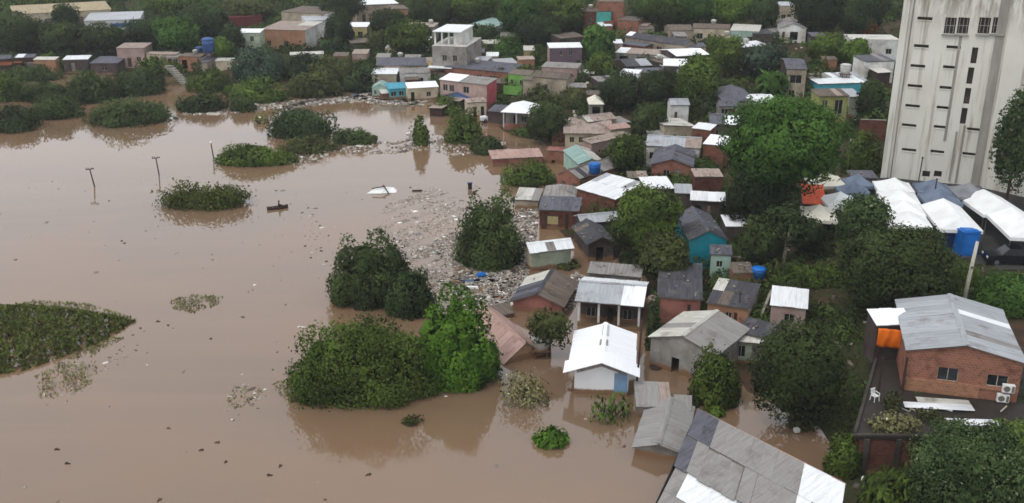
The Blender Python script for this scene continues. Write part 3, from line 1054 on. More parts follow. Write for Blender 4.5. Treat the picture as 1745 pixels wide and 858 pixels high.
house('pinkish tiled roof sinking into the flood next to the bright green tree', (858, 622), (934, 606), (905, 528), 0, 1.7, 'y', 'roof_pink', 'wall_orange',
      ops=[], zabs=.06, ov=.3, sheets=True)
house('flooded house with one charcoal roof slope and one brown slope', (868, 515), (962, 525), (986, 481), 0, 1.15, 'y', ['roof_dark', 'roof_brown'], 'wall_red',
      ops=[], zabs=1.0, ov=.3, patches=[(0, 0, .38, 0, 1, 'roof_pale')])
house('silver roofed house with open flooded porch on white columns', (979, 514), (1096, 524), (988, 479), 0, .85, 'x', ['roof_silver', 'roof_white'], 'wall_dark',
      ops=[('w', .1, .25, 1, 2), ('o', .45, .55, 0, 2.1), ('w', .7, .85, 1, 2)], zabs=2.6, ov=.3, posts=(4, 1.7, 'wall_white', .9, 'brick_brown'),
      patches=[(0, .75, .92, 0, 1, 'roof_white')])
house('low charcoal rear roof directly behind the silver roofed house', (1000, 466), (1092, 474), (1004, 446), 0, .4, 'sb', 'roof_grey', 'wall_grey', ops=[], zabs=2.5, ov=.2, name='annex', cat='shed')
house('white corrugated roofed house with pale green front by the debris', (903, 433), (979, 424), (910, 414), 0, .75, 'x', 'roof_white', {'all': 'wall_cream', 'f': 'wall_palegreen'},
      ops=[('o', .2, .4, -.2, 1.2), ('d', .5, .6, 0, 1.7, 'f', 'wall_palegreen'), ('w', .66, .86, .8, 1.6)], zabs=2.2, ov=.3, patches=[(0, .45, .55, .5, 1, 'roof_grey')])
house('low grey roof of a submerged shed with debris around its corner', (838, 545), (878, 533), (872, 520), 0, .25, 'sb', 'roof_brown', 'wood', ops=[], zabs=.45, ov=.1, name='shed', cat='shed')
# the long roof at the lower edge of the picture, two tiers of sheets
def long_roof():
    z1 = 2.7
    a, b = at(1188, 698, z1), at(1440, 826, z1)
    e = b - a
    L = e.length
    ux = e / L
    org = Vector((16.0, 57.0, -.6))
    yaw = math.atan2(ux.y, ux.x)
    t = empty('house', org, yaw)
    tag(t, 'largest grey corrugated roof with white end sheets rising just above the flood', 'house')
    Ri = Matrix.Rotation(-yaw, 3, 'Z')
    T_ = lambda p: Ri @ (Vector(p) - org)
    ra, rb = T_(a), T_(b)
    f1 = T_(at(1152, 792, 1.85)); f0 = T_(at(1158, 786, 1.72)); g0 = T_(at(1070, 955, .95))
    s1, s0 = f1 - ra, g0 - f0
    rm = MB()
    p = (ra + s1, rb + s1, ra)
    q = (f0 + s0, f0 + s0 + (rb - ra), f0)
    slab(rm, *p, th=.06)
    slab(rm, *q, th=.06)
    ro = rm.build('roof', 'underlay', t)
    lay_sheets(ro, *p, 'roof_concrete', [(0, .12, 0, .5, 'roof_slate'), (0, .2, .5, 1, 'roof_slate'), (.77, 1, 0, 1, 'roof_white')], rag=.3)
    lay_sheets(ro, *q, 'roof_concrete', [(.06, .72, .66, 1, 'roof_white'), (.72, 1, 0, 1, 'roof_white')], rag=.2)
    MB().bar(ra + Vector((0, .08, -.03)), rb + Vector((0, .08, -.03)), .12, .1).build('gutter', 'roof_pink', t)
    wm = MB()
    for u, v in ((ra + s1 * .05, rb + s1 * .05), (ra + s1 * .05, f0 + s0 * .9), (rb + s1 * .05, f0 + (rb - ra) + s0 * .9), (f0 + s0 * .9, f0 + s0 * .9 + (rb - ra))):
        dn = Vector((0, 0, -.14))
        wm.face(u + dn, v + dn, Vector((v.x, v.y, -1.2)), Vector((u.x, u.y, -1.2)))
    wm.build('wall', 'wall_grey', t)
    FOOT.append((org.x, org.y, yaw, L / 2, 8))
long_roof()

# ------------------------------------------------------------------ houses along the water's edge and up the slope
house('dark roofed house with salmon red wall above the grey gabled house', (1119, 507), (1197, 512), (1141, 447), 2.6, .5, 'sb', 'roof_dark', 'wall_red',
      ops=[('d', .7, .78, 0, 2.0, 'f', 'frame_dark')], ov=.15)
house('dark roofed house with orange and cream wall and skylight sheet', (1203, 516), (1278, 528), (1214, 473), 2.6, .5, 'sb', 'roof_dark', {'all': 'wall_beige', 'f': 'wall_orange'},
      ops=[('d', .66, .74, 0, 2.0, 'f', 'wood_dark'), ('w', .45, .6, 1, 1.9)], ov=.15, patches=[(0, .08, .2, .5, 1, 'roof_pale')])
house('small white metal roofed hut with pink grey wall on the bank', (1312, 521), (1376, 528), (1314, 487), 2.3, .45, 'sb', 'roof_white', 'wall_pink', ops=[('w', .4, .7, .8, 1.6)], ov=.12, name='hut', cat='hut')
house('low charcoal roofed hut with a pale front roof and green shutters', (1255, 565), (1352, 590), (1283, 543), 2.3, .5, 'sb', 'roof_dark', 'wall_palegreen', ops=[], ov=.2, name='hut', cat='hut')
house('pale lean-to roof over green louvred wall in front of the charcoal roofed hut', (1250, 583), (1330, 589), (1256, 562), 2.0, .25, 'sb', 'roof_pale', 'wall_palegreen',
      ops=[('w', .05, .25, .5, 1.6), ('s', .4, .6, .4, 1.7), ('s', .68, .9, .4, 1.7)], ov=.2, name='lean_to', cat='shed')
house('turquoise gabled house with slate grey roof half hidden by trees', (1174, 410), (1241, 409), (1240, 366), 3.2, 1.0, 'y', ['roof_slate', 'roof_slate'], 'wall_turquoise', ops=[], ov=.12,
      patches=[(0, .55, 1, 0, 1, 'roof_dark'), (1, 0, .3, 0, 1, 'roof_dark')])
house('blue grey hut with teal board front below the turquoise house', (1210, 434), (1248, 436), (1212, 423), 2.6, .3, 'sb', 'roof_slate', {'all': 'wood_dark', 'f': 'wall_mint'}, ops=[('w', .3, .6, 1.2, 1.9)], ov=.1, name='hut', cat='hut')
house('tiny white roofed lean-to beside the turquoise house', (1237, 387), (1277, 387), (1240, 367), 2.2, .3, 'sb', 'roof_white', 'wall_dark', ops=[], ov=.1, name='lean_to', cat='shed', sheets=True)
house('charcoal hut roof with hooded gable under the central tree', (1000, 418), (1052, 414), (1050, 381), 2.3, .8, 'y', 'roof_dark', 'wall_dark', ops=[('o', .3, .6, 0, 1.8)], ov=.3, name='hut', cat='hut')
house('silver striped roof house beside the rusty brick house', (990, 382), (1062, 376), (998, 366), 2.2, .6, 'x', ['roof_silver', 'roof_bright'], 'wall_dark', ops=[], ov=.2)
house('rusty red brick house with dark mauve roof and yellow patch at the debris', (917, 358), (987, 361), (921, 334), 2.5, .5, 'sb', 'roof_slate', 'brick_dark',
      ops=[('d', .05, .2, 0, 2.0), ('w', .3, .48, .6, 1.8), ('d', .68, .76, 0, 2.1, 'f', 'wood_dark')], ov=.15,
      back=lambda t, q: MB().box((-.7, q['wy0'] - .03, 1.2), (1.3, .05, 1.0)).build('yellow_panel', 'wall_yellow', t))
house('cream roofed lean-to hut between bushes and rusty brick house', (876, 341), (918, 343), (882, 320), 1.9, .25, 'sb', 'roof_pale', 'wall_beige', ops=[], ov=.1, name='hut', cat='hut')
house('small hip roofed grey house behind the rusty brick house', (925, 334), (982, 336), (975, 318), 2.4, .8, 'hip', 'roof_grey', 'wall_grey', ops=[], ov=.2)
house('white roofed brick building below the blue water tank', (979, 321), (1048, 341), (1028, 294), 2.9, .8, 'sb', 'roof_white', 'brick_brown', ops=[], ov=.25)
house('long brown roofed brick house under the blue water tank', (948, 296), (988, 306), (1012, 264), 2.6, .9, 'y', ['roof_brown', 'roof_grey'], 'brick', ops=[('w', .2, .35, 1, 1.8), ('w', .7, .85, 1, 1.8)], ov=.12)
house('pale green grey sheet roofed house behind the blue water tank', (985, 281), (1032, 278), (1040, 252), 2.6, .7, 'y', ['roof_green', 'roof_pale'], 'wall_mint', ops=[], ov=.2)
house('low pinkish roofed house awash in muddy water', (838, 272), (926, 268), (852, 256), 0, .4, 'sb', 'roof_pink', 'wall_red', ops=[], zabs=1.2, ov=.15)
house('roofless brick house corner beside the awash pinkish roof', (930, 257), (962, 259), (932, 250), 0, .1, 'flat', 'wall_red', 'brick', ops=[('o', .3, .5, 0, 1.2)], zabs=1.9, ov=.05)
house('wide beige roofed house with pale porch above the flooded lane', (960, 228), (1044, 229), (975, 206), 2.5, .8, 'x', 'roof_taupe', 'wall_cream', ops=[('w', .1, .2, 1, 1.9), ('w', .3, .4, 1, 1.9), ('d', .5, .6, 0, 2), ('w', .75, .85, 1, 1.9)], ov=.3)
house('taupe roofed house standing behind the wide beige roofed house', (1002, 209), (1052, 203), (1004, 197), 2.6, .6, 'x', 'roof_taupe', 'wall_beige', ov=.2)
house('slanting beige lean-to roof beside the wide beige roofed house', (1008, 246), (1076, 231), (1012, 236), 2.3, .3, 'sb', 'roof_taupe', 'wall_pink', ops=[], ov=.15, name='lean_to', cat='shed')
house('small cream tiled roof below the slanting beige lean-to', (1040, 222), (1078, 218), (1044, 212), 2.4, .3, 'sb', 'roof_pink', 'wall_beige', ops=[], ov=.15, name='lean_to', cat='shed')
house('grey gabled cottage with orange brick front below the white walled house', (1108, 281), (1182, 285), (1182, 259), 2.5, .9, 'y', 'roof_slate', 'brick', ops=[('w', .3, .45, .9, 1.8), ('d', .58, .7, 0, 2, 'f', 'wall_grey')], ov=.2)
house('long white walled house with grey roof and three dark windows', (1100, 249), (1194, 254), (1108, 231), 2.8, .8, 'x', ['roof_silver', 'roof_dark'], 'wall_white', ops=[('w', .06, .24, .9, 1.9), ('w', .54, .62, .9, 1.9), ('w', .76, .88, .9, 1.9)], ov=.15,
      patches=[(0, .66, 1, 0, 1, 'roof_taupe')])
house('tall brick house with white sheet roof next to the giant tree', (1197, 246), (1235, 250), (1204, 229), 3.6, .4, 'sb', 'roof_bright', 'brick_brown', ops=[('w', .2, .4, 1.2, 2)], ov=.12)
house('brick house with white edged roof behind the long white walled house', (1178, 219), (1210, 223), (1182, 208), 3.2, .3, 'sb', 'roof_white', 'brick_brown', ops=[], ov=.1)
house('cream wedge roofed house beside the white edged brick house', (1131, 220), (1186, 216), (1194, 200), 2.8, .5, 'sl', 'roof_pale', 'wall_cream', ops=[('w', .3, .42, .9, 1.8)], ov=.15)
house('dark roofed house with one bright white sheet above the giant tree', (1209, 212), (1262, 214), (1214, 196), 2.8, .6, 'x', ['roof_slate', 'roof_slate'], 'wall_dark', ops=[('w', .1, .3, .8, 1.9)], ov=.15, patches=[(0, .6, 1, .3, 1, 'roof_bright')], sheets=True)
house('little white hut with grey doorway among dark trees', (1143, 180), (1176, 180), (1146, 169), 3.2, .6, 'x', 'roof_silver', 'wall_white', ops=[('d', .2, .36, 0, 2.1)], ov=.15, name='hut', cat='hut')
house('lilac grey roofed house above the dark roof with white sheet', (1231, 172), (1290, 172), (1240, 152), 2.8, 1.2, 'hip', 'roof_slate', 'wall_grey', ops=[('w', .2, .35, 1, 1.9), ('w', .6, .75, 1, 1.9)], ov=.3)
house('low white roof touching the top of the giant tree', (1284, 178), (1330, 176), (1290, 163), 2.6, .6, 'x', 'roof_white', 'wall_palegreen', ops=[], ov=.2)
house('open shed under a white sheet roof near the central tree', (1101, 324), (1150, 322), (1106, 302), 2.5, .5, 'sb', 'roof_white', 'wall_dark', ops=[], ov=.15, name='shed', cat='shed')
house('flat beige roofed brick block beside the giant tree', (1184, 302), (1233, 302), (1190, 288), 3.0, .2, 'sb', 'roof_taupe', 'brick_dark', ops=[], ov=.1)
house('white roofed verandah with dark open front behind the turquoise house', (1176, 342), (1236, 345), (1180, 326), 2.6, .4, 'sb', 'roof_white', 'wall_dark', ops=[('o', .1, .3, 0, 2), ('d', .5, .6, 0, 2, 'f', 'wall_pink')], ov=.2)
house('silver patchwork roof shed between two white sheet roofs', (1150, 330), (1180, 331), (1154, 314), 2.3, .3, 'sb', 'roof_silver', 'wall_dark', ops=[], ov=.1, name='shed', cat='shed')
house('white pyramid roofed pavilion with red base wall by the parked car', (853, 191), (905, 194), (895, 177), 2.9, 1.0, 'hip', 'roof_bright', 'wall_grey', ops=[('o', .3, .45, 0, 2), ('w', .6, .8, .9, 1.9)], ov=.35, posts=(3, 1.6, 'wall_white', .9, 'wall_red'), name='pavilion', cat='pavilion')
house('cream shop front with two dark doors beside the charcoal carport', (796, 176), (830, 174), (800, 168), 2.7, .3, 'sb', 'roof_taupe', 'wall_cream', ops=[('o', .3, .48, 0, 1.9), ('o', .7, .88, 0, 1.9)], ov=.1, name='shop', cat='shop')
house('charcoal carport roof between cream shop and white pavilion', (830, 190), (860, 192), (834, 178), 2.5, .3, 'sb', 'roof_slate', 'wall_dark', ops=[], ov=.1, name='carport', cat='carport')
house('pink two storey house with white roof sheet above the shore', (748, 136), (830, 145), (757, 124), 5.2, .6, 'sb', 'roof_grey', {'all': 'wall_pink', 'r': 'wall_rose'},
      ops=[('w', .06, .16, 3.2, 4.4), ('w', .2, .3, 3.2, 4.4), ('w', .5, .62, 3.2, 4.4), ('d', .1, .2, 0, 2), ('w', .7, .85, .9, 2)], ov=.15, patches=[(0, 0, .42, 0, 1, 'roof_bright')])
house('rose red block adjoining the pink two storey house', (802, 152), (836, 152), (805, 147), 3.2, .1, 'flat', 'roof_pink', 'wall_rose', ops=[('w', .3, .5, 1, 2)], ov=.05)
house('blue grey gabled house in front of the pink two storey house', (750, 164), (802, 168), (806, 152), 2.6, .8, 'y', ['roof_slate', 'roof_blue'], 'wall_blue', ops=[('w', .2, .35, 1, 1.8)], ov=.15)
house('cream shore house with slanted white roof', (695, 151), (748, 148), (706, 140), 2.7, .6, 'sb', 'roof_bright', 'wall_cream', ops=[('d', .08, .2, 0, 1.9, 'f', 'void'), ('w', .6, .75, .9, 1.8)], ov=.12)
house('bright turquoise shack with cyan roof at the littered shore', (662, 152), (695, 150), (668, 141), 2.4, .4, 'sb', 'roof_cyan', 'wall_cyan', ops=[('w', .1, .4, .9, 1.8), ('w', .55, .8, .9, 1.8)], ov=.1, name='shack', cat='shack')
house('tiny mint green gabled shack at the littered shore', (633, 150), (661, 150), (661, 143), 2.2, .8, 'y', 'roof_green', 'wall_mint', ops=[('w', .12, .28, .9, 1.7), ('d', .7, .85, 0, 1.8)], ov=.1, name='shack', cat='shack')
house('white house under a green grey roof above the turquoise shack', (682, 126), (735, 124), (690, 116), 3.0, .5, 'sb', 'roof_grey', 'wall_white', ops=[('w', .2, .3, 1.2, 2), ('w', .55, .75, 1.2, 2)], ov=.12)
house('long grey roofed brick barrack above the pink house', (756, 114), (868, 124), (772, 99), 3.0, .6, 'sb', 'roof_slate', 'brick', ops=[('w', .5, .58, 1, 2), ('w', .7, .78, 1, 2)], ov=.15)
house('yellow ochre house with white roof strip beside the brick barrack', (735, 108), (768, 106), (742, 97), 3.0, .5, 'sb', 'roof_taupe', 'wall_yellow', ops=[('w', .3, .5, 1, 2)], ov=.12, patches=[(0, .5, .95, 0, .5, 'roof_bright')])
house('lavender grey roofed house behind the brick barrack', (780, 103), (828, 106), (790, 94), 2.6, .5, 'sb', 'roof_silver', 'wall_grey', ops=[], ov=.12)
house('wide charcoal roofed beige house near the shore trees', (640, 112), (728, 112), (655, 98), 2.6, .9, 'x', 'roof_slate', 'wall_beige', ov=.2)
house('grey three storey block with open white top floor', (736, 78), (795, 80), (742, 62), 7.0, .1, 'flat', 'roof_pale', 'wall_grey', ops=[('w', .3, .42, 4, 5.2), ('w', .6, .72, 4, 5.2), ('w', .1, .25, .9, 2), ('w', .5, .7, .9, 2)], ov=.05,
      back=lambda t, q: (MB().box((-.8, .3, q['hz'] + 2.6), (q['W'] * .82, q['D'] * .86, .16)).build('top_roof', 'roof_white', t),
                         MB().box((-.8 + q['W'] * .28, .3, q['hz'] + 1.25), (q['W'] * .24, q['D'] * .7, 2.5)).build('top_room', 'wall_white', t),
                         [MB().box((-.8 - q['W'] * .37 + i * q['W'] * .2, -.1 - q['D'] * .33, q['hz'] + 1.25), (.3, .3, 2.5)).build('column', 'wall_white', t) for i in range(3)],
                         MB().box((-1.6, q['y0'] - .9, 2.9), (q['W'] * .7, 1.9, .15)).build('balcony_slab', 'roof_white', t)))
house('pale blue green hip roofed house at the edge of the woods', (795, 44), (846, 46), (838, 34), 3.2, 1.0, 'hip', 'roof_green', 'wall_white', ov=.3)
house('open concrete frame under a beige roof behind the three storey block', (690, 45), (740, 46), (698, 38), 5.0, .3, 'sb', 'roof_taupe', 'wall_grey', ops=[('o', .05, .3, .5, 4.4), ('o', .38, .6, .5, 4.4), ('o', .7, .92, .5, 4.4)], ov=.1)
house('cream house with bright white roof strip among the trees', (584, 46), (626, 46), (586, 38), 3.6, .3, 'sb', 'roof_bright', 'wall_yellow', ops=[('w', .2, .4, 1, 2.4), ('w', .6, .8, 1, 2.4)], ov=.1)
house('dark brown shed with brown roof below the cream house', (598, 74), (634, 72), (602, 66), 2.4, .4, 'sb', 'roof_brown', 'wall_dark', ops=[], ov=.1, name='shed', cat='shed')
house('small pale pink roofed hut below the dark brown shed', (599, 92), (626, 92), (601, 84), 2.8, .3, 'sb', 'roof_taupe', 'wall_pink', ops=[], ov=.1, name='hut', cat='hut')
house('tiny pale gateway house beside the round olive bush', (656, 82), (680, 82), (659, 77), 2.6, .1, 'flat', 'roof_pale', 'wall_cream', ops=[('o', .3, .6, 0, 1.9)], ov=.05)
house('white top floor house with one dark window on the far slope', (396, 56), (443, 56), (400, 49), 5.0, .3, 'sb', 'roof_white', 'wall_palegreen', ops=[('w', .62, .76, 3, 4.2), ('w', .2, .3, .6, 1.6)], ov=.1)
house('long tan house with rusty brick band on the far slope', (444, 50), (520, 52), (456, 35), 4.6, .4, 'sb', 'roof_taupe', {'all': 'wall_white', 'f': 'wall_orange'}, ops=[('w', .1, .2, .8, 2), ('w', .5, .6, .8, 2)], ov=.1,
      patches=[(0, .6, 1, .5, 1, 'roof_pale')])
house('weathered two storey house at the top of the far slope', (478, 20), (552, 24), (490, 9), 5.0, .3, 'sb', 'roof_brown', {'all': 'wall_beige', 'r': 'wall_white'}, ov=.1)
house('small white house joined to the weathered two storey house', (520, 36), (570, 34), (526, 27), 4.2, .2, 'sb', 'roof_silver', 'wall_white', ops=[('w', .2, .3, 1, 2), ('w', .7, .8, 1, 2)], ov=.1)
house('grey awning shed with pale wall below the tan house', (494, 94), (552, 92), (497, 89), 2.6, .2, 'sb', 'roof_pale', 'wall_palegreen', ops=[('o', .1, .3, 0, 2)], ov=.1, name='shed', cat='shed')
house('white roofed house cut by the top edge of the picture', (607, 9), (680, 6), (614, 0), 4.6, .4, 'sb', 'roof_white', 'wall_beige', ov=.15)
house('rusty brown house below the white roofed house at the top edge', (668, 16), (696, 15), (671, 9), 5.0, .2, 'sb', 'roof_brown', 'wall_orange', ov=.1)
house('taupe concrete house standing alone above the riverside shrubs', (197, 82), (245, 82), (201, 73), 4.2, .3, 'sb', 'roof_taupe', 'wall_pink', ops=[('d', .35, .5, 0, 2), ('w', .7, .85, 1.2, 2.2)], ov=.1)
house('large tan roofed warehouse in the far corner', (22, 25), (190, 16), (38, 9), 5.0, 1.0, 'sb', 'roof_tan', 'wall_cream', ops=[('s', .3, .4, 0, 3.5), ('s', .6, .7, 0, 3.5)], ov=.2, name='warehouse', cat='warehouse')
house('blue and white striped warehouse behind dark trees', (142, 36), (238, 33), (148, 22), 4.5, .4, 'sb', 'roof_silver', 'wall_white', ops=[], ov=.1, name='warehouse', cat='warehouse',
      back=lambda t, q: (MB().box((q['W'] * .22, q['wy0'] - .05, 3.2), (q['W'] * .5, .08, .9)).build('blue_band', 'roof_blue', t), MB().box((q['W'] * .22, q['wy0'] - .05, 1.4), (q['W'] * .5, .08, .7)).build('blue_band', 'roof_blue', t)))
house('dark red long shed among the far trees', (388, 31), (447, 27), (392, 24), 3.0, .3, 'sb', 'roof_red', 'roof_red', ops=[], ov=.1, name='shed', cat='shed')
house('white roofed shack with charcoal side above the riverside shrubs', (106, 102), (150, 101), (110, 95), 2.8, .3, 'sb', 'roof_white', 'wall_dark', ops=[('d', .3, .45, 0, 2, 'f', 'wall_grey')], ov=.1, name='shack', cat='shack')
house('low charcoal shack next to the white roofed riverside shack', (152, 108), (200, 108), (156, 96), 2.4, .5, 'sb', 'roof_slate', 'wall_dark', ops=[('w', .4, .6, .8, 1.6)], ov=.1, name='shack', cat='shack')
house('tiny teal edged white roof shack up in the dark trees', (107, 74), (128, 74), (109, 69), 2.8, .3, 'sb', 'roof_green', 'wall_dark', ops=[], ov=.1, name='shack', cat='shack')
house('brown shack with pale roof corner at the riverside', (22, 99), (57, 98), (25, 93), 3.4, .3, 'sb', 'roof_slate', {'all': 'wood_dark', 'r': 'wall_orange'}, ops=[('o', .6, .75, 0, 2)], ov=.1, name='shack', cat='shack', patches=[(0, .1, .5, 0, 1, 'roof_white')])
house('ochre plank shack beside the brown riverside shack', (56, 102), (94, 102), (60, 97), 3.0, .3, 'sb', 'roof_pale', 'wall_orange', ops=[('o', .2, .4, 0, 2)], ov=.1, name='shack', cat='shack')
house('low slate roof at the edge of the riverside row', (-14, 102), (20, 100), (-10, 95), 2.4, .3, 'sb', 'roof_slate', 'wall_dark', ops=[], ov=.1, name='shack', cat='shack')
house('pale ochre riverside shack below the taupe concrete house', (248, 92), (300, 93), (252, 88), 2.6, .2, 'sb', 'roof_taupe', 'wall_cream', ops=[('d', .3, .4, 0, 2), ('o', .6, .75, 0, 1.9)], ov=.1, name='shack', cat='shack')
house('pinkish brick riverside shack with dark doorway near the blue tower', (304, 96), (342, 97), (308, 90), 2.8, .2, 'sb', 'roof_brown', 'brick_pale', ops=[('o', .1, .35, 0, 2)], ov=.1, name='shack', cat='shack')
house('slate lean-to riverside shack below the blue tower', (338, 100), (366, 101), (342, 92), 2.3, .3, 'sb', 'roof_slate', 'wall_grey', ops=[], ov=.1, name='shack', cat='shack')
# ------------------------------------------------------------------ up the hill
house('white roofed mauve house with pink porch on the hill', (936, 82), (993, 81), (946, 73), 4.6, .5, 'sb', 'roof_white', {'all': 'wall_pink', 'f': 'wall_mauve'}, ops=[('w', .3, .4, 3, 4), ('w', .6, .7, 3, 4), ('o', .85, .95, 0, 2)], ov=.12)
house('pink stepped house under the white roofed mauve house', (922, 114), (984, 117), (928, 105), 2.8, .3, 'sb', 'roof_grey', 'wall_pink', ops=[('w', .1, .2, .8, 1.8), ('w', .5, .6, .8, 1.8)], ov=.1)
house('lime green house with dark windows above the lane', (865, 126), (902, 129), (868, 117), 3.0, .5, 'sb', 'roof_brown', 'wall_lime', ops=[('w', .1, .25, 1, 2), ('w', .55, .7, 1, 2)], ov=.1,
      back=lambda t, q: MB().box((0, q['wy0'] - 1.4, .2), (q['W'] * 1.1, .2, 1.6)).build('garden_wall', 'wall_lime', t))
house('brown roofed beige house with a lime green gable end', (906, 131), (966, 136), (916, 121), 3.4, .8, 'x', 'roof_brown', {'all': 'wall_beige', 'l': 'wall_lime'}, ops=[('w', .1, .2, 1, 2.2), ('w', .35, .45, 1, 2.2)], ov=.15)
house('orange ochre house above the lime green house', (884, 102), (912, 101), (888, 96), 3.4, .3, 'sb', 'roof_taupe', 'wall_orange', ops=[('w', .3, .45, 1.2, 2.4), ('w', .65, .8, 1.2, 2.4)], ov=.1)
house('small house with silver grey roof beside the orange ochre house', (848, 110), (884, 108), (852, 100), 2.6, .4, 'sb', 'roof_silver', 'wall_white', ops=[], ov=.1)
house('shed with pale sheet roof in the bushes above the orange ochre house', (826, 75), (856, 74), (830, 68), 2.4, .3, 'sb', 'roof_pale', 'wall_dark', ops=[], ov=.1, name='shed', cat='shed')
house('pale shed roof in the bushes above the lime green house', (892, 86), (912, 86), (894, 78), 2.6, .3, 'sb', 'roof_pale', 'wall_yellow', ops=[], ov=.1, name='shed', cat='shed')
house('dark tiled house above the white roofed mauve house', (956, 66), (996, 62), (960, 56), 3.0, .5, 'sb', 'roof_brown', 'wall_dark', ops=[], ov=.1)
house('tall unplastered brick house cut by the top edge', (1020, 3), (1064, 3), (1024, -4), 6.6, .2, 'sb', 'roof_brown', 'brick', ops=[('w', .3, .45, 3, 4.2)], ov=.08)
house('brick house with a teal painted upper wall', (994, 20), (1044, 19), (998, 14), 5.0, .1, 'flat', 'roof_brown', 'brick_dark', ops=[('w', .2, .3, 2.4, 3.6)], ov=.05,
      back=lambda t, q: (MB().box((q['W'] * .2, q['wy0'] - .06, q['hz'] - 1.5), (q['W'] * .5, .1, 2.6)).build('painted_wall', 'wall_teal', t),))
house('low brick house stepping down from the tall brick house', (1052, 34), (1088, 36), (1056, 27), 3.6, .2, 'sb', 'roof_brown', 'brick', ops=[('w', .3, .4, 1, 2), ('w', .6, .7, 1, 2)], ov=.08)
house('long weathered dark tiled house with cream end wall', (1063, 63), (1166, 78), (1080, 55), 3.0, .9, 'x', 'roof_dark', {'all': 'wall_beige', 'l': 'wall_yellow'}, ov=.2, patches=[(0, 0, .1, .3, 1, 'roof_bright')])
house('low beige flat roofed terrace below the long dark tiled house', (1048, 90), (1122, 94), (1056, 81), 2.6, .3, 'sb', 'roof_taupe', 'wall_grey', ops=[('o', .1, .3, 0, 2), ('o', .5, .7, 0, 2)], ov=.1, patches=[(0, 0, .25, 0, 1, 'roof_white')])
house('dark shed with a pale grey roof panel under the beige terrace', (1068, 114), (1112, 112), (1076, 100), 2.4, .8, 'x', ['roof_dark', 'roof_grey'], 'wall_dark', ops=[('w', .15, .3, .6, 1.6)], ov=.1, patches=[(0, .55, 1, 0, .9, 'roof_silver')], name='shed', cat='shed')
house('white boxy house above the dark hillside trees', (1056, 124), (1088, 126), (1060, 117), 3.2, .2, 'sb', 'roof_white', 'wall_white', ops=[], ov=.08)
house('slate roofed house beside the white boxy house', (1088, 125), (1132, 124), (1092, 116), 2.6, .4, 'sb', 'roof_slate', 'wall_dark', ops=[('w', .3, .5, .8, 1.7)], ov=.1)
house('bright white hip roof above the round hillside tree', (1153, 96), (1210, 93), (1160, 84), 2.8, .6, 'x', 'roof_bright', 'wall_dark', ops=[('o', .3, .5, 0, 2)], ov=.15)
house('lower white roof stepping down beside the round hillside tree', (1130, 112), (1172, 113), (1140, 100), 2.6, .4, 'sb', 'roof_bright', 'wall_dark', ops=[], ov=.1)
house('brown patched roof house under the round hillside tree', (1128, 108), (1152, 104), (1133, 97), 2.6, .3, 'sb', 'roof_brown', 'wall_dark', ops=[], ov=.1)
house('beige row house with porch posts on the hill', (1140, 52), (1182, 52), (1146, 42), 3.0, .7, 'x', 'roof_brown', 'wall_beige', ops=[('o', .1, .4, 0, 2)], ov=.12)
house('tan row house with square window on the hill', (1180, 48), (1244, 50), (1190, 40), 3.2, .7, 'x', 'roof_brown', 'wall_cream', ops=[('w', .12, .28, .9, 2.1), ('d', .42, .5, 0, 2), ('w', .6, .75, .9, 2.1)], ov=.12)
house('pale roofed cottage with mint side wall on the hill', (1244, 52), (1294, 54), (1252, 41), 3.2, .4, 'sb', 'roof_pale', 'wall_mint', ops=[('w', .6, .8, .8, 2)], ov=.1)
house('white gabled cottage in a clearing on the hill', (1328, 48), (1376, 49), (1374, 38), 3.0, 1.1, 'y', 'roof_grey', 'wall_white', ops=[('d', .1, .2, 0, 2.2), ('o', .4, .7, .5, 2.2)], ov=.2)
house('white shed roof half hidden by hillside trees', (1258, 82), (1308, 76), (1264, 72), 2.4, .4, 'sb', 'roof_white', 'wall_dark', ops=[], ov=.1, name='shed', cat='shed')
house('narrow dark two storey house with blue grey roof on the hill', (1340, 118), (1376, 119), (1346, 103), 5.6, .6, 'x', 'roof_slate', {'all': 'wood_dark', 'f': 'wall_beige'}, ops=[('w', .2, .8, 3.2, 4.6), ('w', .2, .5, .8, 2)], ov=.12)
house('white roofed hall with turquoise fascia near the silo tower', (1395, 144), (1486, 141), (1404, 125), 2.8, .5, 'sb', 'roof_white', 'wall_cyan', ops=[], ov=.15, patches=[(0, 0, .4, .6, 1, 'roof_grey')], name='hall', cat='hall')
house('olive yellow two storey house with tall dark windows', (1396, 165), (1448, 164), (1402, 152), 5.0, .4, 'sb', 'roof_brown', 'wall_olive', ops=[('w', .12, .3, 2.6, 4.4), ('w', .56, .84, 2.2, 4.4), ('d', .1, .25, 0, 2), ('d', .5, .62, 0, 2)], ov=.15)
house('small white roof beside the olive yellow house', (1448, 166), (1470, 166), (1450, 152), 3.4, .3, 'sb', 'roof_silver', 'wall_palegreen', ops=[], ov=.1)
house('plain white two storey block behind the silo tower', (1450, 67), (1534, 68), (1454, 59), 4.2, .1, 'flat', 'roof_pale', 'wall_white', ops=[('w', .3, .38, 1.4, 2.4), ('w', .74, .86, 1.4, 2.4)], ov=.05)
house('grey roofed house squeezed between white block and silo tower', (1476, 106), (1526, 104), (1482, 94), 4.0, .4, 'sb', 'roof_slate', 'wall_white', ops=[('o', .1, .25, 0, 2.4), ('o', .4, .5, 0, 2.4)], ov=.1)
house('small cream pyramid roofed kiosk below the brown hillside path', (1003, 178), (1030, 178), (1026, 168), 2.3, .9, 'hip', 'canvas_cream', 'wall_grey', ops=[('o', .2, .8, .6, 1.8)], ov=.2, name='kiosk', cat='kiosk')
house('tiny dark roofed hut between kiosk tree and white hut', (1108, 250), (1130, 248), (1111, 242), 2.2, .2, 'sb', 'roof_grey', 'wall_grey', ops=[], ov=.1, name='hut', cat='hut')
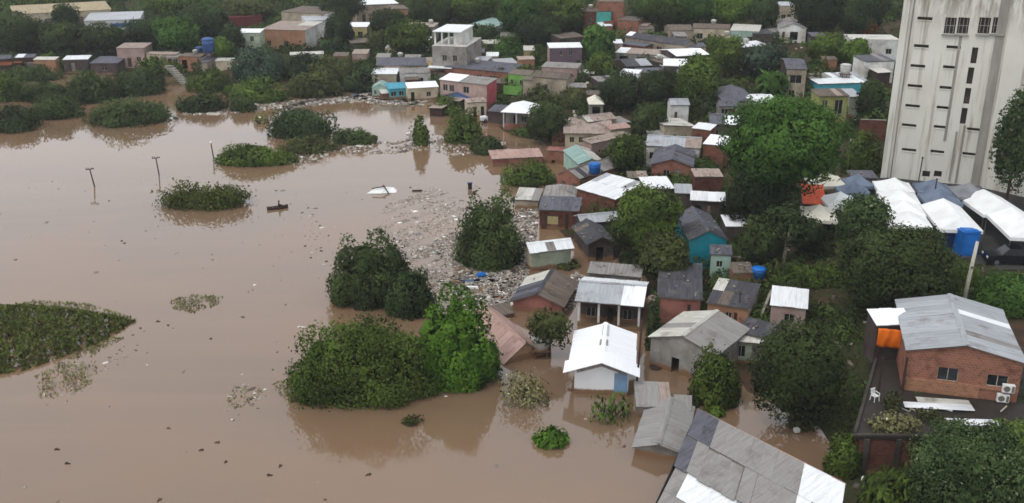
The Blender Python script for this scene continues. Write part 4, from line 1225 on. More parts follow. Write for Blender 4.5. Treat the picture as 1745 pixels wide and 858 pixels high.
house('grey tin shed above the lane with green wall', (1020, 140), (1052, 138), (1024, 130), 2.2, .3, 'sb', 'roof_grey', 'wall_dark', ops=[], ov=.1, name='shed', cat='shed')
house('far white shed roof at the top edge of the hill', (1330, 10), (1356, 10), (1333, 3), 4.0, .3, 'sb', 'roof_silver', 'wall_cream', ov=.1)

# ------------------------------------------------------------------ smaller buildings filling the slope
def hut(label, x0, x1, y, back, hw, roof, wall, rise=.3, kind='sb', name='hut', cat='hut', ops=None, tilt=0, **kw):
    house(label, (x0, y), (x1, y + tilt), (x0 + 4, back), hw, rise, kind, roof, wall, ops=ops, ov=.1, name=name, cat=cat, **kw)
hut('dark board shed beside the white house above the turquoise shack', 652, 682, 122, 114, 2.6, 'roof_slate', 'wall_dark', ops=[], name='shed', cat='shed')
hut('low pale blocks beside the yellow green tree in the riverside row', 366, 396, 104, 99, 1.6, 'roof_pale', 'wall_cream', ops=[])
hut('small grey hut between taupe house and ochre riverside shack', 282, 304, 98, 92, 2.4, 'roof_grey', 'wall_beige')
hut('dark shed below the pale roofed cottage on the hill', 1284, 1318, 58, 50, 2.8, 'roof_dark', 'wall_dark', ops=[('w', .4, .6, 1, 1.8)], name='shed', cat='shed')
hut('small reddish hut across from the narrow two storey house', 1404, 1428, 102, 96, 2.4, 'roof_brown', 'brick_pale')
hut('lower grey roof stepping down from the lilac grey roofed house', 1226, 1262, 182, 172, 2.4, 'roof_slate', 'wall_grey', kind='x', rise=.6)
hut('brown roofed porch beside the lilac grey roofed house', 1258, 1288, 180, 170, 2.2, 'roof_brown', 'wall_beige', ops=[('o', .2, .8, 0, 1.8)])
hut('slate roofed stall between cream tent and silo tower', 1452, 1496, 304, 294, 2.8, 'roof_slate', 'wall_dark', ops=[], name='stall', cat='stall')
hut('rusty tin shed left of the lime green house', 838, 862, 142, 134, 2.2, 'roof_brown', 'brick_dark', ops=[], name='shed', cat='shed')
hut('grey tin shed next to the house with lime green gable end', 968, 1000, 150, 142, 2.2, 'roof_grey', 'wood', ops=[], name='shed', cat='shed')
hut('pale hut between brick barrack and silver roofed small house', 828, 850, 96, 89, 2.6, 'roof_white', 'wall_pink')
hut('dark slate hut above the long brick barrack', 800, 826, 90, 83, 2.4, 'roof_slate', 'brick_dark')
hut('grey hut behind the wide charcoal roofed house', 688, 716, 100, 93, 2.6, 'roof_grey', 'wall_grey')
hut('cream hut on the slope below the tiny gateway house', 640, 664, 98, 91, 2.4, 'roof_concrete', 'wall_cream')
hut('white sheet hut above the cream house in the far trees', 560, 584, 66, 60, 2.6, 'roof_white', 'wall_beige')
hut('rusty roofed hut beside the small pale pink roofed hut', 566, 592, 96, 89, 2.4, 'roof_brown', 'brick_pale')
hut('silver hut between the three storey block and blue green hip roof', 800, 826, 62, 55, 2.6, 'roof_silver', 'wall_white')
hut('brick hut below the blue green hip roofed house', 852, 878, 62, 55, 2.6, 'roof_grey', 'brick')
hut('small white roof left of the long dark tiled house', 1040, 1062, 74, 67, 2.6, 'roof_white', 'wall_pink')
hut('brown hut under the low brick house on the hill', 1090, 1116, 50, 43, 2.8, 'roof_brown', 'wall_beige')
hut('grey roofed hut right of the long dark tiled house', 1172, 1204, 80, 73, 2.6, 'roof_slate', 'wall_beige')
hut('tan hut between the tan row house and pale roofed cottage', 1226, 1250, 66, 59, 2.6, 'roof_taupe', 'wall_yellow')
hut('dark hut between white gabled cottage and tall dark tree', 1384, 1410, 62, 55, 2.6, 'roof_slate', 'wall_dark')
hut('white roof scrap hut between hillside tree and lilac roof', 1196, 1222, 150, 143, 2.4, 'roof_white', 'wall_grey')
hut('brown roofed hut below the grey tin shed with dark wall', 1000, 1024, 162, 155, 2.2, 'roof_brown', 'wood')
hut('slate hut right of the white boxy house', 1128, 1152, 142, 135, 2.4, 'roof_slate', 'wall_grey')
hut('brick hut left of the wide beige roofed house', 940, 964, 222, 214, 2.4, 'roof_brown', 'brick_brown')
hut('grey sheet lean-to right of the cream wedge roofed house', 1104, 1132, 232, 224, 2.4, 'roof_grey', 'wall_grey', name='lean_to', cat='shed')
hut('brown sheet hut between the pale green roof and the grey cottage', 1070, 1104, 304, 294, 2.3, 'roof_brown', 'wood_dark', ops=[])
hut('rust brown hut between middle tree and white sheet roof', 1070, 1100, 322, 312, 2.3, 'roof_taupe', 'brick_dark', ops=[])
hut('small grey lean-to at the foot of the rusty brick house', 968, 992, 352, 342, 2.0, 'roof_grey', 'wall_red', ops=[], name='lean_to', cat='shed')
hut('dark plank hut right of the silver striped roof', 1052, 1084, 402, 390, 2.0, 'roof_brown', 'wood_dark', ops=[])
hut('low brick outhouse between the two dark roofed houses and turquoise house', 1250, 1286, 466, 454, 1.9, 'roof_brown', 'brick', ops=[])

def garden_wall(label, p, q, h, mat, name='garden_wall'):
    a, b = ground(*p), ground(*q)
    m = MB()
    m.bar((0, 0, h / 2 - .4), (b - a) + Vector((0, 0, h / 2 - .4)), .16, h + .8)
    t = empty(name, a, 0)
    tag(t, label, 'wall', kind='thing')
    m.build('wall', mat, t)
    m = MB(); m.bar((0, 0, h + .03), (b - a) + Vector((0, 0, h + .03)), .24, .08); m.build('coping', 'concrete', t)
garden_wall('red brick garden wall beside the silo tower', (1462, 238), (1506, 240), 3.0, 'brick_dark')
garden_wall('pinkish yard wall below the lime green house', (868, 150), (906, 152), 1.4, 'wall_pink')
garden_wall('low brick yard wall by the flooded lane', (966, 250), (1012, 252), 1.2, 'brick_brown')
garden_wall('grey block wall beside the small white metal roofed hut', (1296, 560), (1312, 520), 1.5, 'concrete')
garden_wall('rusty brick yard wall behind the dark roofed houses', (1246, 462), (1290, 468), 1.6, 'brick_dark')
garden_wall('grey retaining wall along the hillside path', (1010, 120), (1050, 118), 1.5, 'concrete')
garden_wall('brown bank wall under the three storey block', (796, 96), (830, 98), 2.0, 'brick_brown')
garden_wall('white yard wall beside the olive yellow house', (1400, 214), (1450, 212), 1.6, 'brick_pale')
# ------------------------------------------------------------------ concrete silo tower
def tower_material():
    m, t, b = nodes_of('tower_concrete')
    tc = N(t, 'ShaderNodeTexCoord')
    mp = N(t, 'ShaderNodeMapping')
    mp.inputs['Scale'].default_value = (1.1, 1.1, .07)
    t.links.new(tc.outputs['Object'], mp.inputs['Vector'])
    n1 = N(t, 'ShaderNodeTexNoise', Scale=1.2, Detail=8.0, Roughness=.65)
    n2 = N(t, 'ShaderNodeTexNoise', Scale=.18, Detail=6.0)
    t.links.new(mp.outputs[0], n1.inputs['Vector'])
    t.links.new(tc.outputs['Object'], n2.inputs['Vector'])
    col = mixc(t, ramp(t, n2.outputs[0], .35, .7), lin((216, 214, 205)), lin((202, 198, 187)))
    col = mixc(t, ramp(t, n1.outputs[0], .52, .72), col, lin((150, 142, 126)))
    sep = N(t, 'ShaderNodeSeparateXYZ')
    t.links.new(tc.outputs['Object'], sep.inputs[0])
    up = ramp(t, sep.outputs[2], 18.5, 24.5)
    n3 = N(t, 'ShaderNodeTexNoise', Scale=.9, Detail=7.0, Roughness=.7)
    mp2 = N(t, 'ShaderNodeMapping')
    mp2.inputs['Scale'].default_value = (1, 1, .22)
    t.links.new(tc.outputs['Object'], mp2.inputs['Vector'])
    t.links.new(mp2.outputs[0], n3.inputs['Vector'])
    mu = N(t, 'ShaderNodeMath', operation='MULTIPLY')
    t.links.new(up, mu.inputs[0])
    t.links.new(ramp(t, n3.outputs[0], .42, .56), mu.inputs[1])
    col = mixc(t, mu.outputs[0], col, lin((104, 86, 66)))
    t.links.new(col, b.inputs['Base Color'])
    b.inputs['Roughness'].default_value = .92
    b.inputs['Specular IOR Level'].default_value = .15
tower_material()
surf('tower_stain_shade', (136, 132, 124), (158, 154, 146), .95, 1.0, (1, 1, .2))  # grey for stains and fittings, also the painted shade of the groove
surf('tower_slot', (74, 68, 62), (50, 46, 42), .9)

def tower():
    a, b = ground(1503, 303), ground(1704, 323)
    e = b - a; e.z = 0
    L = e.length
    ux = e / L
    n = Vector((-ux.y, ux.x, 0))
    org = (a + b) / 2
    org.z = min(a.z, b.z)
    yaw = math.atan2(ux.y, ux.x)
    t = empty('silo_tower', org, yaw)
    tag(t, 'tall stained white concrete silo tower behind the market tents', 'tower')
    Hh, D = 29.5, 13.0
    xl, xr = -L / 2, L / 2
    M = Matrix.Translation(org) @ Matrix.Rotation(yaw, 4, 'Z')
    Mi = M.inverted()
    def face_pt(px, py):                      # photograph pixel -> (x, z) on the front face
        d = Vector(ray(px, py))
        o, dd = Mi @ Vector((0, 0, CAMH)), Mi.to_3x3() @ d
        s = -o.y / dd.y
        q = o + dd * s
        return q.x, q.z
    wins = []
    for px, py, w in ((1576, 32, 1.7), (1570, 79, 1.7), (1564, 113, 1.7), (1559, 147, 1.7), (1555, 181, 1.7), (1549, 214, 1.7), (1549, 256, 1.7),
                      (1625, 81, 1.6), (1619, 115, 1.6), (1613, 150, 1.6), (1608, 184, 1.6), (1603, 217, 1.6), (1597, 259, 1.6), (1660, 221, 1.6), (1652, 263, 1.6)):
        x, z = face_pt(px, py)
        wins.append((x - w / 2, x + w / 2, z - .19, z + .19, 'slot_window'))
    for px, y0, y1 in ((1658, 81, 109), (1651, 115, 144), (1646, 150, 178), (1640, 184, 212)):
        x, z0 = face_pt(px, y1); _, z1 = face_pt(px, y0)
        wins.append((x - .33, x + .33, z0, z1, 'tall_slot'))
    for px in (1578, 1598):
        x, z = face_pt(px, 297)
        wins.append((x - .45, x + .45, z - .4, z + .4, 'vent_opening'))
    for px in (1617, 1639, 1675, 1702):
        x, z0 = face_pt(px, 58); _, z1 = face_pt(px, 30)
        if px == 1702: x -= .2
        wins.append((x - .62, x + .62, z0, z1, 'broken_window'))
    # front face with real openings, cut column by column
    wm = MB()
    ztop = Hh
    xs = sorted({xl, xr} | {v for w in wins for v in w[:2]})
    for i in range(len(xs) - 1):
        xm = (xs[i] + xs[i + 1]) / 2
        here = sorted([w for w in wins if w[0] < xm < w[1]], key=lambda w: w[2])
        z = -1.0
        for w in here + [None]:
            z1 = w[2] if w else ztop
            if z1 > z: wm.face((xs[i], 0, z), (xs[i + 1], 0, z), (xs[i + 1], 0, z1), (xs[i], 0, z1))
            if w: z = w[3]
    for x0, x1, z0, z1, _ in wins:
        for p, q in (((x0, z0), (x1, z0)), ((x1, z0), (x1, z1)), ((x1, z1), (x0, z1)), ((x0, z1), (x0, z0))):
            wm.face((p[0], 0, p[1]), (q[0], 0, q[1]), (q[0], .45, q[1]), (p[0], .45, p[1]))
    wm.face((xr, 0, -1), (xr, D, -1), (xr, D, ztop), (xr, 0, ztop))
    wm.face((xr, D, -1), (xl, D, -1), (xl, D, ztop), (xr, D, ztop))
    wm.face((xl, D, -1), (xl, 0, -1), (xl, 0, ztop), (xl, D, ztop))
    wm.face((xl, 0, ztop), (xr, 0, ztop), (xr, D, ztop), (xl, D, ztop))
    wm.build('wall', 'tower_concrete', t)
    for x0, x1, z0, z1, nm in wins:
        bm = MB()
        bm.face((x0, .44, z0), (x1, .44, z0), (x1, .44, z1), (x0, .44, z1))
        w = bm.build(nm, 'tower_slot', t)
        if nm == 'broken_window':
            g = MB()
            for k in range(3): g.bar((x0 + (x1 - x0) * (k + .5) / 3, .1, z0), (x0 + (x1 - x0) * (k + .5) / 3, .1, z1), .06)
            for k in range(3): g.bar((x0, .1, z0 + (z1 - z0) * k / 2), (x1, .1, z0 + (z1 - z0) * k / 2), .06)
            g.build('window_bars', 'tower_stain_shade', w)
            g = MB().box(((x0 + x1) / 2, -.12, z0 - .12), (x1 - x0 + .3, .3, .16))
            g.build('sill', 'tower_stain_shade', w)
        if nm == 'slot_window':
            MB().box(((x0 + x1) / 2, -.04, z0 - .06), (x1 - x0 + .06, .06, .05)).build('sill', 'tower_concrete', w)
    # top gallery slab and parapet
    g = MB()
    g.box((0, D / 2, ztop + .2), (L + 1.2, D + 1.2, .4))
    g.build('cornice', 'tower_concrete', t)
    g = MB()
    for k in range(9):
        g.box((xl + 1 + k * (L - 2) / 8, .3, ztop + 1.2), (.5, .5, 1.7))
    g.box((0, .3, ztop + 2.2), (L, .5, .3))
    g.box((0, D / 2, ztop + 1.3), (L - 4, D - 4, 2.2))
    g.build('gallery', 'tower_concrete', t)
    # corner pier and drain pipes
    MB().box((xl + .2, -.14, ztop / 2), (.75, .3, ztop)).build('corner_pier', 'tower_concrete', t)
    MB().tube([(xl + 1.0, -.1, 0), (xl + 1.0, -.1, ztop - 1)], .07, 6).build('drain_pipe', 'tower_stain_shade', t)
    # vertical run-off stains, added as thin raised strips
    for px, py, w in ((1628, 200, .55), (1643, 260, .4)):
        x, z = face_pt(px, py)
        x2, z2 = face_pt(px - 22, 306)
    for p0, p1, w in (((1640, 62), (1607, 240), .3), ((1645, 214), (1628, 312), .26), ((1633, 225), (1615, 308), .2)):
        xa, za = face_pt(*p0); xb, zb = face_pt(*p1)
        m = MB()
        m.box(((xa + xb) / 2, -.035, (za + zb) / 2), (w, .07, za - zb))
        m.build('runoff_stain', 'tower_stain_shade', t)
    # side wing; the groove's shade is painted on as a flat dark strip
    x0, _ = face_pt(1690, 200)
    gx0, _ = face_pt(1672, 200)
    MB().box((gx0 + .55, -.05, ztop * .42), (1.0, .1, ztop * .84)).build('groove_shade', 'tower_stain_shade', t)
    wg = MB()
    wx, wl, wd = x0 + .2, 12.0, 9.0
    Wm = Matrix.Translation((wx, -.5, 0)) @ Matrix.Rotation(math.radians(-16), 4, 'Z')
    wg.box((wl / 2, wd / 2, ztop / 2 + 1.5), (wl, wd, ztop + 5), 0, Wm)
    wing = wg.build('side_wing', 'tower_concrete', t)
    for py in (106, 142, 178, 214, 250):
        z = face_pt(1745, py)[1]
        mm = MB().box((5.1, -.02, z), (1.7, .1, .42), 0, Wm)
        mm.build('slot_window', 'tower_slot', wing)
    FOOT.append((org.x, org.y + D / 2, yaw, L / 2 + 8, D / 2 + 6))
tower()

# ------------------------------------------------------------------ market tents
def tent(label, A, B, C, mat, hw=2.5, rise=1.1, kind='hip', name='market_tent', skirt=.35):
    z = 7.0
    for _ in range(40):
        a, b = at(*A, z), at(*B, z)
        g = h1(((a + b) / 2).x, ((a + b) / 2).y + 1)
        z += (g + hw - z) * .3
    e = b - a; e.z = 0
    W = e.length
    ux = e / W
    n = Vector((-ux.y, ux.x, 0))
    D = max((at(*C, z) - a).dot(n), 2.0)
    org = a + ux * W / 2 + n * D / 2
    org.z = g
    t = empty(name, org, math.atan2(ux.y, ux.x))
    tag(t, label, 'tent', 'market tents below the silo tower')
    x, y = W / 2, D / 2
    m = MB()
    q = [Vector(p) for p in ((-x, -y, hw), (x, -y, hw), (x, y, hw), (-x, y, hw))]
    ns = 6
    if kind == 'hip':                           # sagging pyramid
        apex = Vector((0, 0, hw + rise))
        for i in range(4):
            p0, p1 = q[i], q[(i + 1) % 4]
            prev = (p0, p1)
            for k in range(1, ns + 1):
                f = k / ns
                lift = rise * (f ** 1.35)
                c0 = p0.lerp(apex, f); c1 = p1.lerp(apex, f)
                c0.z = c1.z = hw + lift
                if k == ns: m.face(prev[0], prev[1], apex)
                else: m.face(prev[0], prev[1], c1, c0)
                prev = (c0, c1)
    else:                                       # ridge tent, ridge runs away from us
        r0, r1 = Vector((0, -y * .82, hw + rise)), Vector((0, y * .82, hw + rise))
        m.face(q[0], q[1], r0); m.face(q[1], q[2], r1, r0); m.face(q[2], q[3], r1); m.face(q[3], q[0], r0, r1)
    dn = Vector((0, 0, -skirt))
    for i in range(4):
        p0, p1 = q[i], q[(i + 1) % 4]
        m.face(p0 + dn, p1 + dn, p1, p0)
    m.build('canopy', mat, t)
    for sx in (-1, 1):
        for sy in (-1, 1):
            MB().bar((sx * (x - .06), sy * (y - .06), -.5), (sx * (x - .06), sy * (y - .06), hw), .06).build('leg', 'metal', t)
    cr = MB()
    for sx, sy in ((-1, -1), (1, -1), (1, 1), (-1, 1)):
        cr.bar((sx * (x - .06), sy * (y - .06), hw - .02), (sx * (x - .06) * (0 if sx == sy else 1), sy * (y - .06) * (1 if sx == sy else 0), hw - .02), .04)
    cr.build('frame', 'metal', t)
    FOOT.append((org.x, org.y, t.rotation_euler.z, x, y))
    return t

tent('white tent nearest the silo tower wall, farthest of its row', (1496, 325), (1560, 328), (1492, 309), 'canvas_white')
tent('second white tent of the long row leading down from the silo tower', (1502, 345), (1570, 349), (1497, 326), 'canvas_white')
tent('third white tent of the long row leading down from the silo tower', (1508, 364), (1579, 368), (1502, 346), 'canvas_white')
tent('fourth white tent closing the long row above the round tree', (1515, 384), (1590, 388), (1508, 365), 'canvas_white')
tent('white ridge tent standing over the blue cabins', (1602, 391), (1676, 394), (1580, 350), 'canvas_white', kind='ridge')
tent('slate blue tent behind the white tent over the blue cabins', (1578, 346), (1642, 348), (1570, 330), 'canvas_slate')
tent('slate grey tent against the silo tower wall', (1566, 328), (1626, 331), (1562, 312), 'canvas_slate')
tent('pale grey tent under the corner of the silo tower wing', (1632, 336), (1690, 338), (1628, 318), 'canvas_grey')
tent('large white tent near the picture edge with one sagging side', (1676, 366), (1752, 366), (1652, 336), 'canvas_white', kind='ridge')
tent('white tent above the black pickup truck', (1722, 405), (1800, 408), (1692, 366), 'canvas_white', kind='ridge')
tent('cream tent behind the orange canopy', (1388, 318), (1448, 318), (1384, 300), 'canvas_cream')
house('orange red sloping awning beside the giant tree', (1368, 347), (1408, 349), (1376, 314), 2.3, 1.2, 'sb', 'canvas_orange', 'wall_dark', ops=[], ov=.15, name='awning', cat='awning', sheets=False)
tent('slate blue tent between cream tent and white row', (1432, 330), (1486, 331), (1428, 318), 'canvas_slate')
tent('white tent just behind the thin leafed tree', (1412, 352), (1470, 352), (1408, 333), 'canvas_white')
tent('cream tent below the orange canopy', (1367, 374), (1428, 378), (1368, 352), 'canvas_cream')
tent('white tent squeezed between the thin leafed tree and the long row', (1446, 372), (1504, 374), (1440, 352), 'canvas_white')
tent('charcoal tent behind the slate blue tent and cream tent', (1448, 318), (1492, 318), (1446, 304), 'canvas_slate')

# ------------------------------------------------------------------ street under the tents
surf('asphalt', (70, 68, 66), (52, 50, 50), .9, .4, dirt=(86, 78, 68), spec=.2)
STREET = [tuple(ground(x, y)[:2]) for x, y in ((1372, 352), (1440, 318), (1500, 304), (1780, 332), (1800, 482), (1690, 462), (1600, 440), (1500, 404), (1430, 394))]
def street():
    A = np.array(STREET)
    m = MB()
    st = 1.6
    def z(x, y): return h1(x, y) + .07
    for x in np.arange(A[:, 0].min(), A[:, 0].max(), st):
        for y in np.arange(A[:, 1].min(), A[:, 1].max(), st):
            ins = False
            for i in range(len(STREET)):
                (ax, ay), (bx, by) = STREET[i], STREET[(i + 1) % len(STREET)]
                if (ay > y) != (by > y) and x < (bx - ax) * (y - ay) / (by - ay) + ax: ins = not ins
            if ins: m.face((x, y, z(x, y)), (x + st, y, z(x + st, y)), (x + st, y + st, z(x + st, y + st)), (x, y + st, z(x, y + st)))
    tag(m.build('street', 'asphalt'), kind='structure')
street()

# ------------------------------------------------------------------ cabins, tanks, vehicles
def cabin(label, px, py, w, h, mat):
    g = ground(px, py)
    t = empty('portable_toilet', g, .12)
    tag(t, label, 'cabin', 'blue cabins beside the street')
    m = MB()
    m.box((0, 0, h / 2 + .06), (w, w, h))
    m.build('shell', mat, t)
    m = MB(); m.box((0, 0, h + .12), (w * 1.04, w * 1.04, .1)); m.box((0, 0, h + .2), (w * .7, w * .7, .1)); m.build('roof', mat, t)
    m = MB(); m.box((0, -w / 2 - .015, h * .5), (w * .72, .03, h * .86)); d = m.build('door', mat, t)
    m = MB(); m.box((w * .26, -w / 2 - .05, h * .5), (.05, .05, .16)); m.build('handle', 'metal', d)
    m = MB()
    for i in range(3): m.box((0, -w / 2 - .035, h * (.2 + .25 * i)), (w * .6, .02, .05))
    m.build('rib', mat, d)
    m = MB(); m.box((0, 0, .03), (w * 1.06, w * 1.06, .1)); m.build('base', 'metal', t)
cabin('bright blue cabin under the corner of the white ridge tent', 1643, 433, 1.75, 2.5, 'tank_blue')
cabin('navy blue cabin standing close to the bright blue one', 1614, 424, 1.75, 2.4, 'tank_navy')

def water_tank(label, px, py, dz, r, h, mat, n=18, stand=0, name='water_tank'):
    p = ground(px, py, dz)
    t = empty(name, (p.x, p.y, p.z + dz), 0)
    tag(t, label, 'water tank')
    m = MB()
    m.lathe([(r * .86, 0), (r * .9, h * .3), (r * .93, h * .32), (r * .95, h * .62), (r * .98, h * .64), (r, h * .98)], n=n)
    m.build('tank', mat, t, True)
    m = MB(); m.lathe([(r * 1.05, h * .97), (r * 1.06, h * 1.03), (r * .75, h * 1.13), (r * .2, h * 1.19)], n=n)
    l = m.build('lid', mat, t, True)
    if stand:
        for a in range(4):
            x, y = math.cos(a * 1.57 + .78) * r * .9, math.sin(a * 1.57 + .78) * r * .9
            MB().bar((x, y, -stand), (x, y, -.02), .14).build('leg', 'wood', t)
        MB().box((0, 0, -.06), (r * 2, r * 2, .12)).build('platform', 'wood', t)
    return t
water_tank('round blue water tank on a stand above the long brown roof', 1013, 296, 3.2, .8, 1.3, 'tank_blue', stand=4.4)
water_tank('pale round water tank at the corner of the sinking pink roof', 922, 592, .9, .85, 1.0, 'tank_grey', stand=2.4)
water_tank('blue water tank on the bank behind the dark roofed houses', 1292, 474, .9, .7, 1.0, 'tank_blue', stand=1.2)
water_tank('small grey water tank on top of the white turquoise edged hall', 1440, 126, 3.5, .9, 1.5, 'tank_grey', stand=4)
water_tank('big blue tank tower above the riverside row', 356, 90, 3.6, 1.3, 2.8, 'roof_blue', stand=5)
water_tank('second blue tank lower beside the big blue tank tower', 340, 92, 1.2, .8, 1.4, 'roof_blue', stand=1.8)

def vehicle(label, px, py, rz, prof, glass, wheels, L, W, paint, name, cat, wr=.36):
    """prof: side outline (x, z) clockwise from front bottom; glass: list of side window outlines"""
    p = ground(px, py)
    t = empty(name, p, rz)
    tag(t, label, cat)
    m = MB()
    hw = W / 2
    n = len(prof)
    def tuck(z): return hw * (1 - max(0, z - .95) * .17)
    l = [(x, -tuck(z), z) for x, z in prof]; r = [(x, tuck(z), z) for x, z in prof]
    m.face(*l); m.face(*reversed(r))
    for i in range(n):
        j = (i + 1) % n
        m.face(l[j], l[i], r[i], r[j])
    m.build('body', paint, t)
    for s in (-1, 1):
        for gl in glass:
            g = MB()
            g.face(*[(x, s * (tuck(z) + .012), z) for x, z in (gl if s < 0 else reversed(gl))])
            g.build('side_window', 'pane', t)
        for wx in wheels:
            w = MB(); w.tube([(wx, s * (hw - .2), wr), (wx, s * (hw + .02), wr)], wr, 14)
            wo = w.build('wheel', 'rubber', t)
            w = MB(); w.tube([(wx, s * (hw + .0), wr), (wx, s * (hw + .035), wr)], wr * .6, 10)
            w.build('rim', 'metal', wo)
        h = MB(); h.box((prof[1][0] + .1, s * hw * .74, .82), (.24, .38, .2)); h.build('headlight', 'lamp', t)
    return t, tuck
PICK = [(-2.6, .35), (-2.6, .85), (-2.45, 1.02), (-1.25, 1.12), (-.55, 1.72), (.75, 1.76), (1.0, 1.12), (2.55, 1.1), (2.6, .5), (2.45, .35)]
t, tk = vehicle('black pickup truck parked at the street edge near the tents', 1722, 449, math.radians(-6), PICK,
                [[(-1.02, 1.14), (-.02, 1.14), (-.02, 1.62), (-.5, 1.6)], [(.04, 1.14), (.84, 1.14), (.7, 1.62), (.04, 1.62)]], (-1.7, 1.65), 5.2, 1.85, 'black_paint', 'pickup_truck', 'pickup truck')
g = MB(); g.face((-1.2, -.78, 1.16), (-1.2, .78, 1.16), (-.6, .68, 1.7), (-.6, -.68, 1.7)); g.v = [(x - .03, y, z + .01) for x, y, z in g.v]; g.build('windscreen', 'pane', t)
CARP = [(-2.0, .3), (-2.0, .72), (-1.85, .88), (-.95, .98), (-.3, 1.42), (.95, 1.44), (1.7, 1.05), (1.95, .95), (2.0, .35)]
t, tk = vehicle('small white car parked beside the white pavilion', 838, 207, math.radians(12), CARP,
                [[(-.72, 1.0), (.3, 1.0), (.3, 1.36), (-.26, 1.34)], [(.36, 1.0), (1.35, 1.04), (.95, 1.36), (.36, 1.36)]], (-1.25, 1.25), 4.0, 1.65, 'white_paint', 'car', 'car', .31)
g = MB(); g.face((-.95, -.7, 1.0), (-.95, .7, 1.0), (-.34, .6, 1.41), (-.34, -.6, 1.41)); g.v = [(x - .02, y, z + .015) for x, y, z in g.v]; g.build('windscreen', 'pane', t)

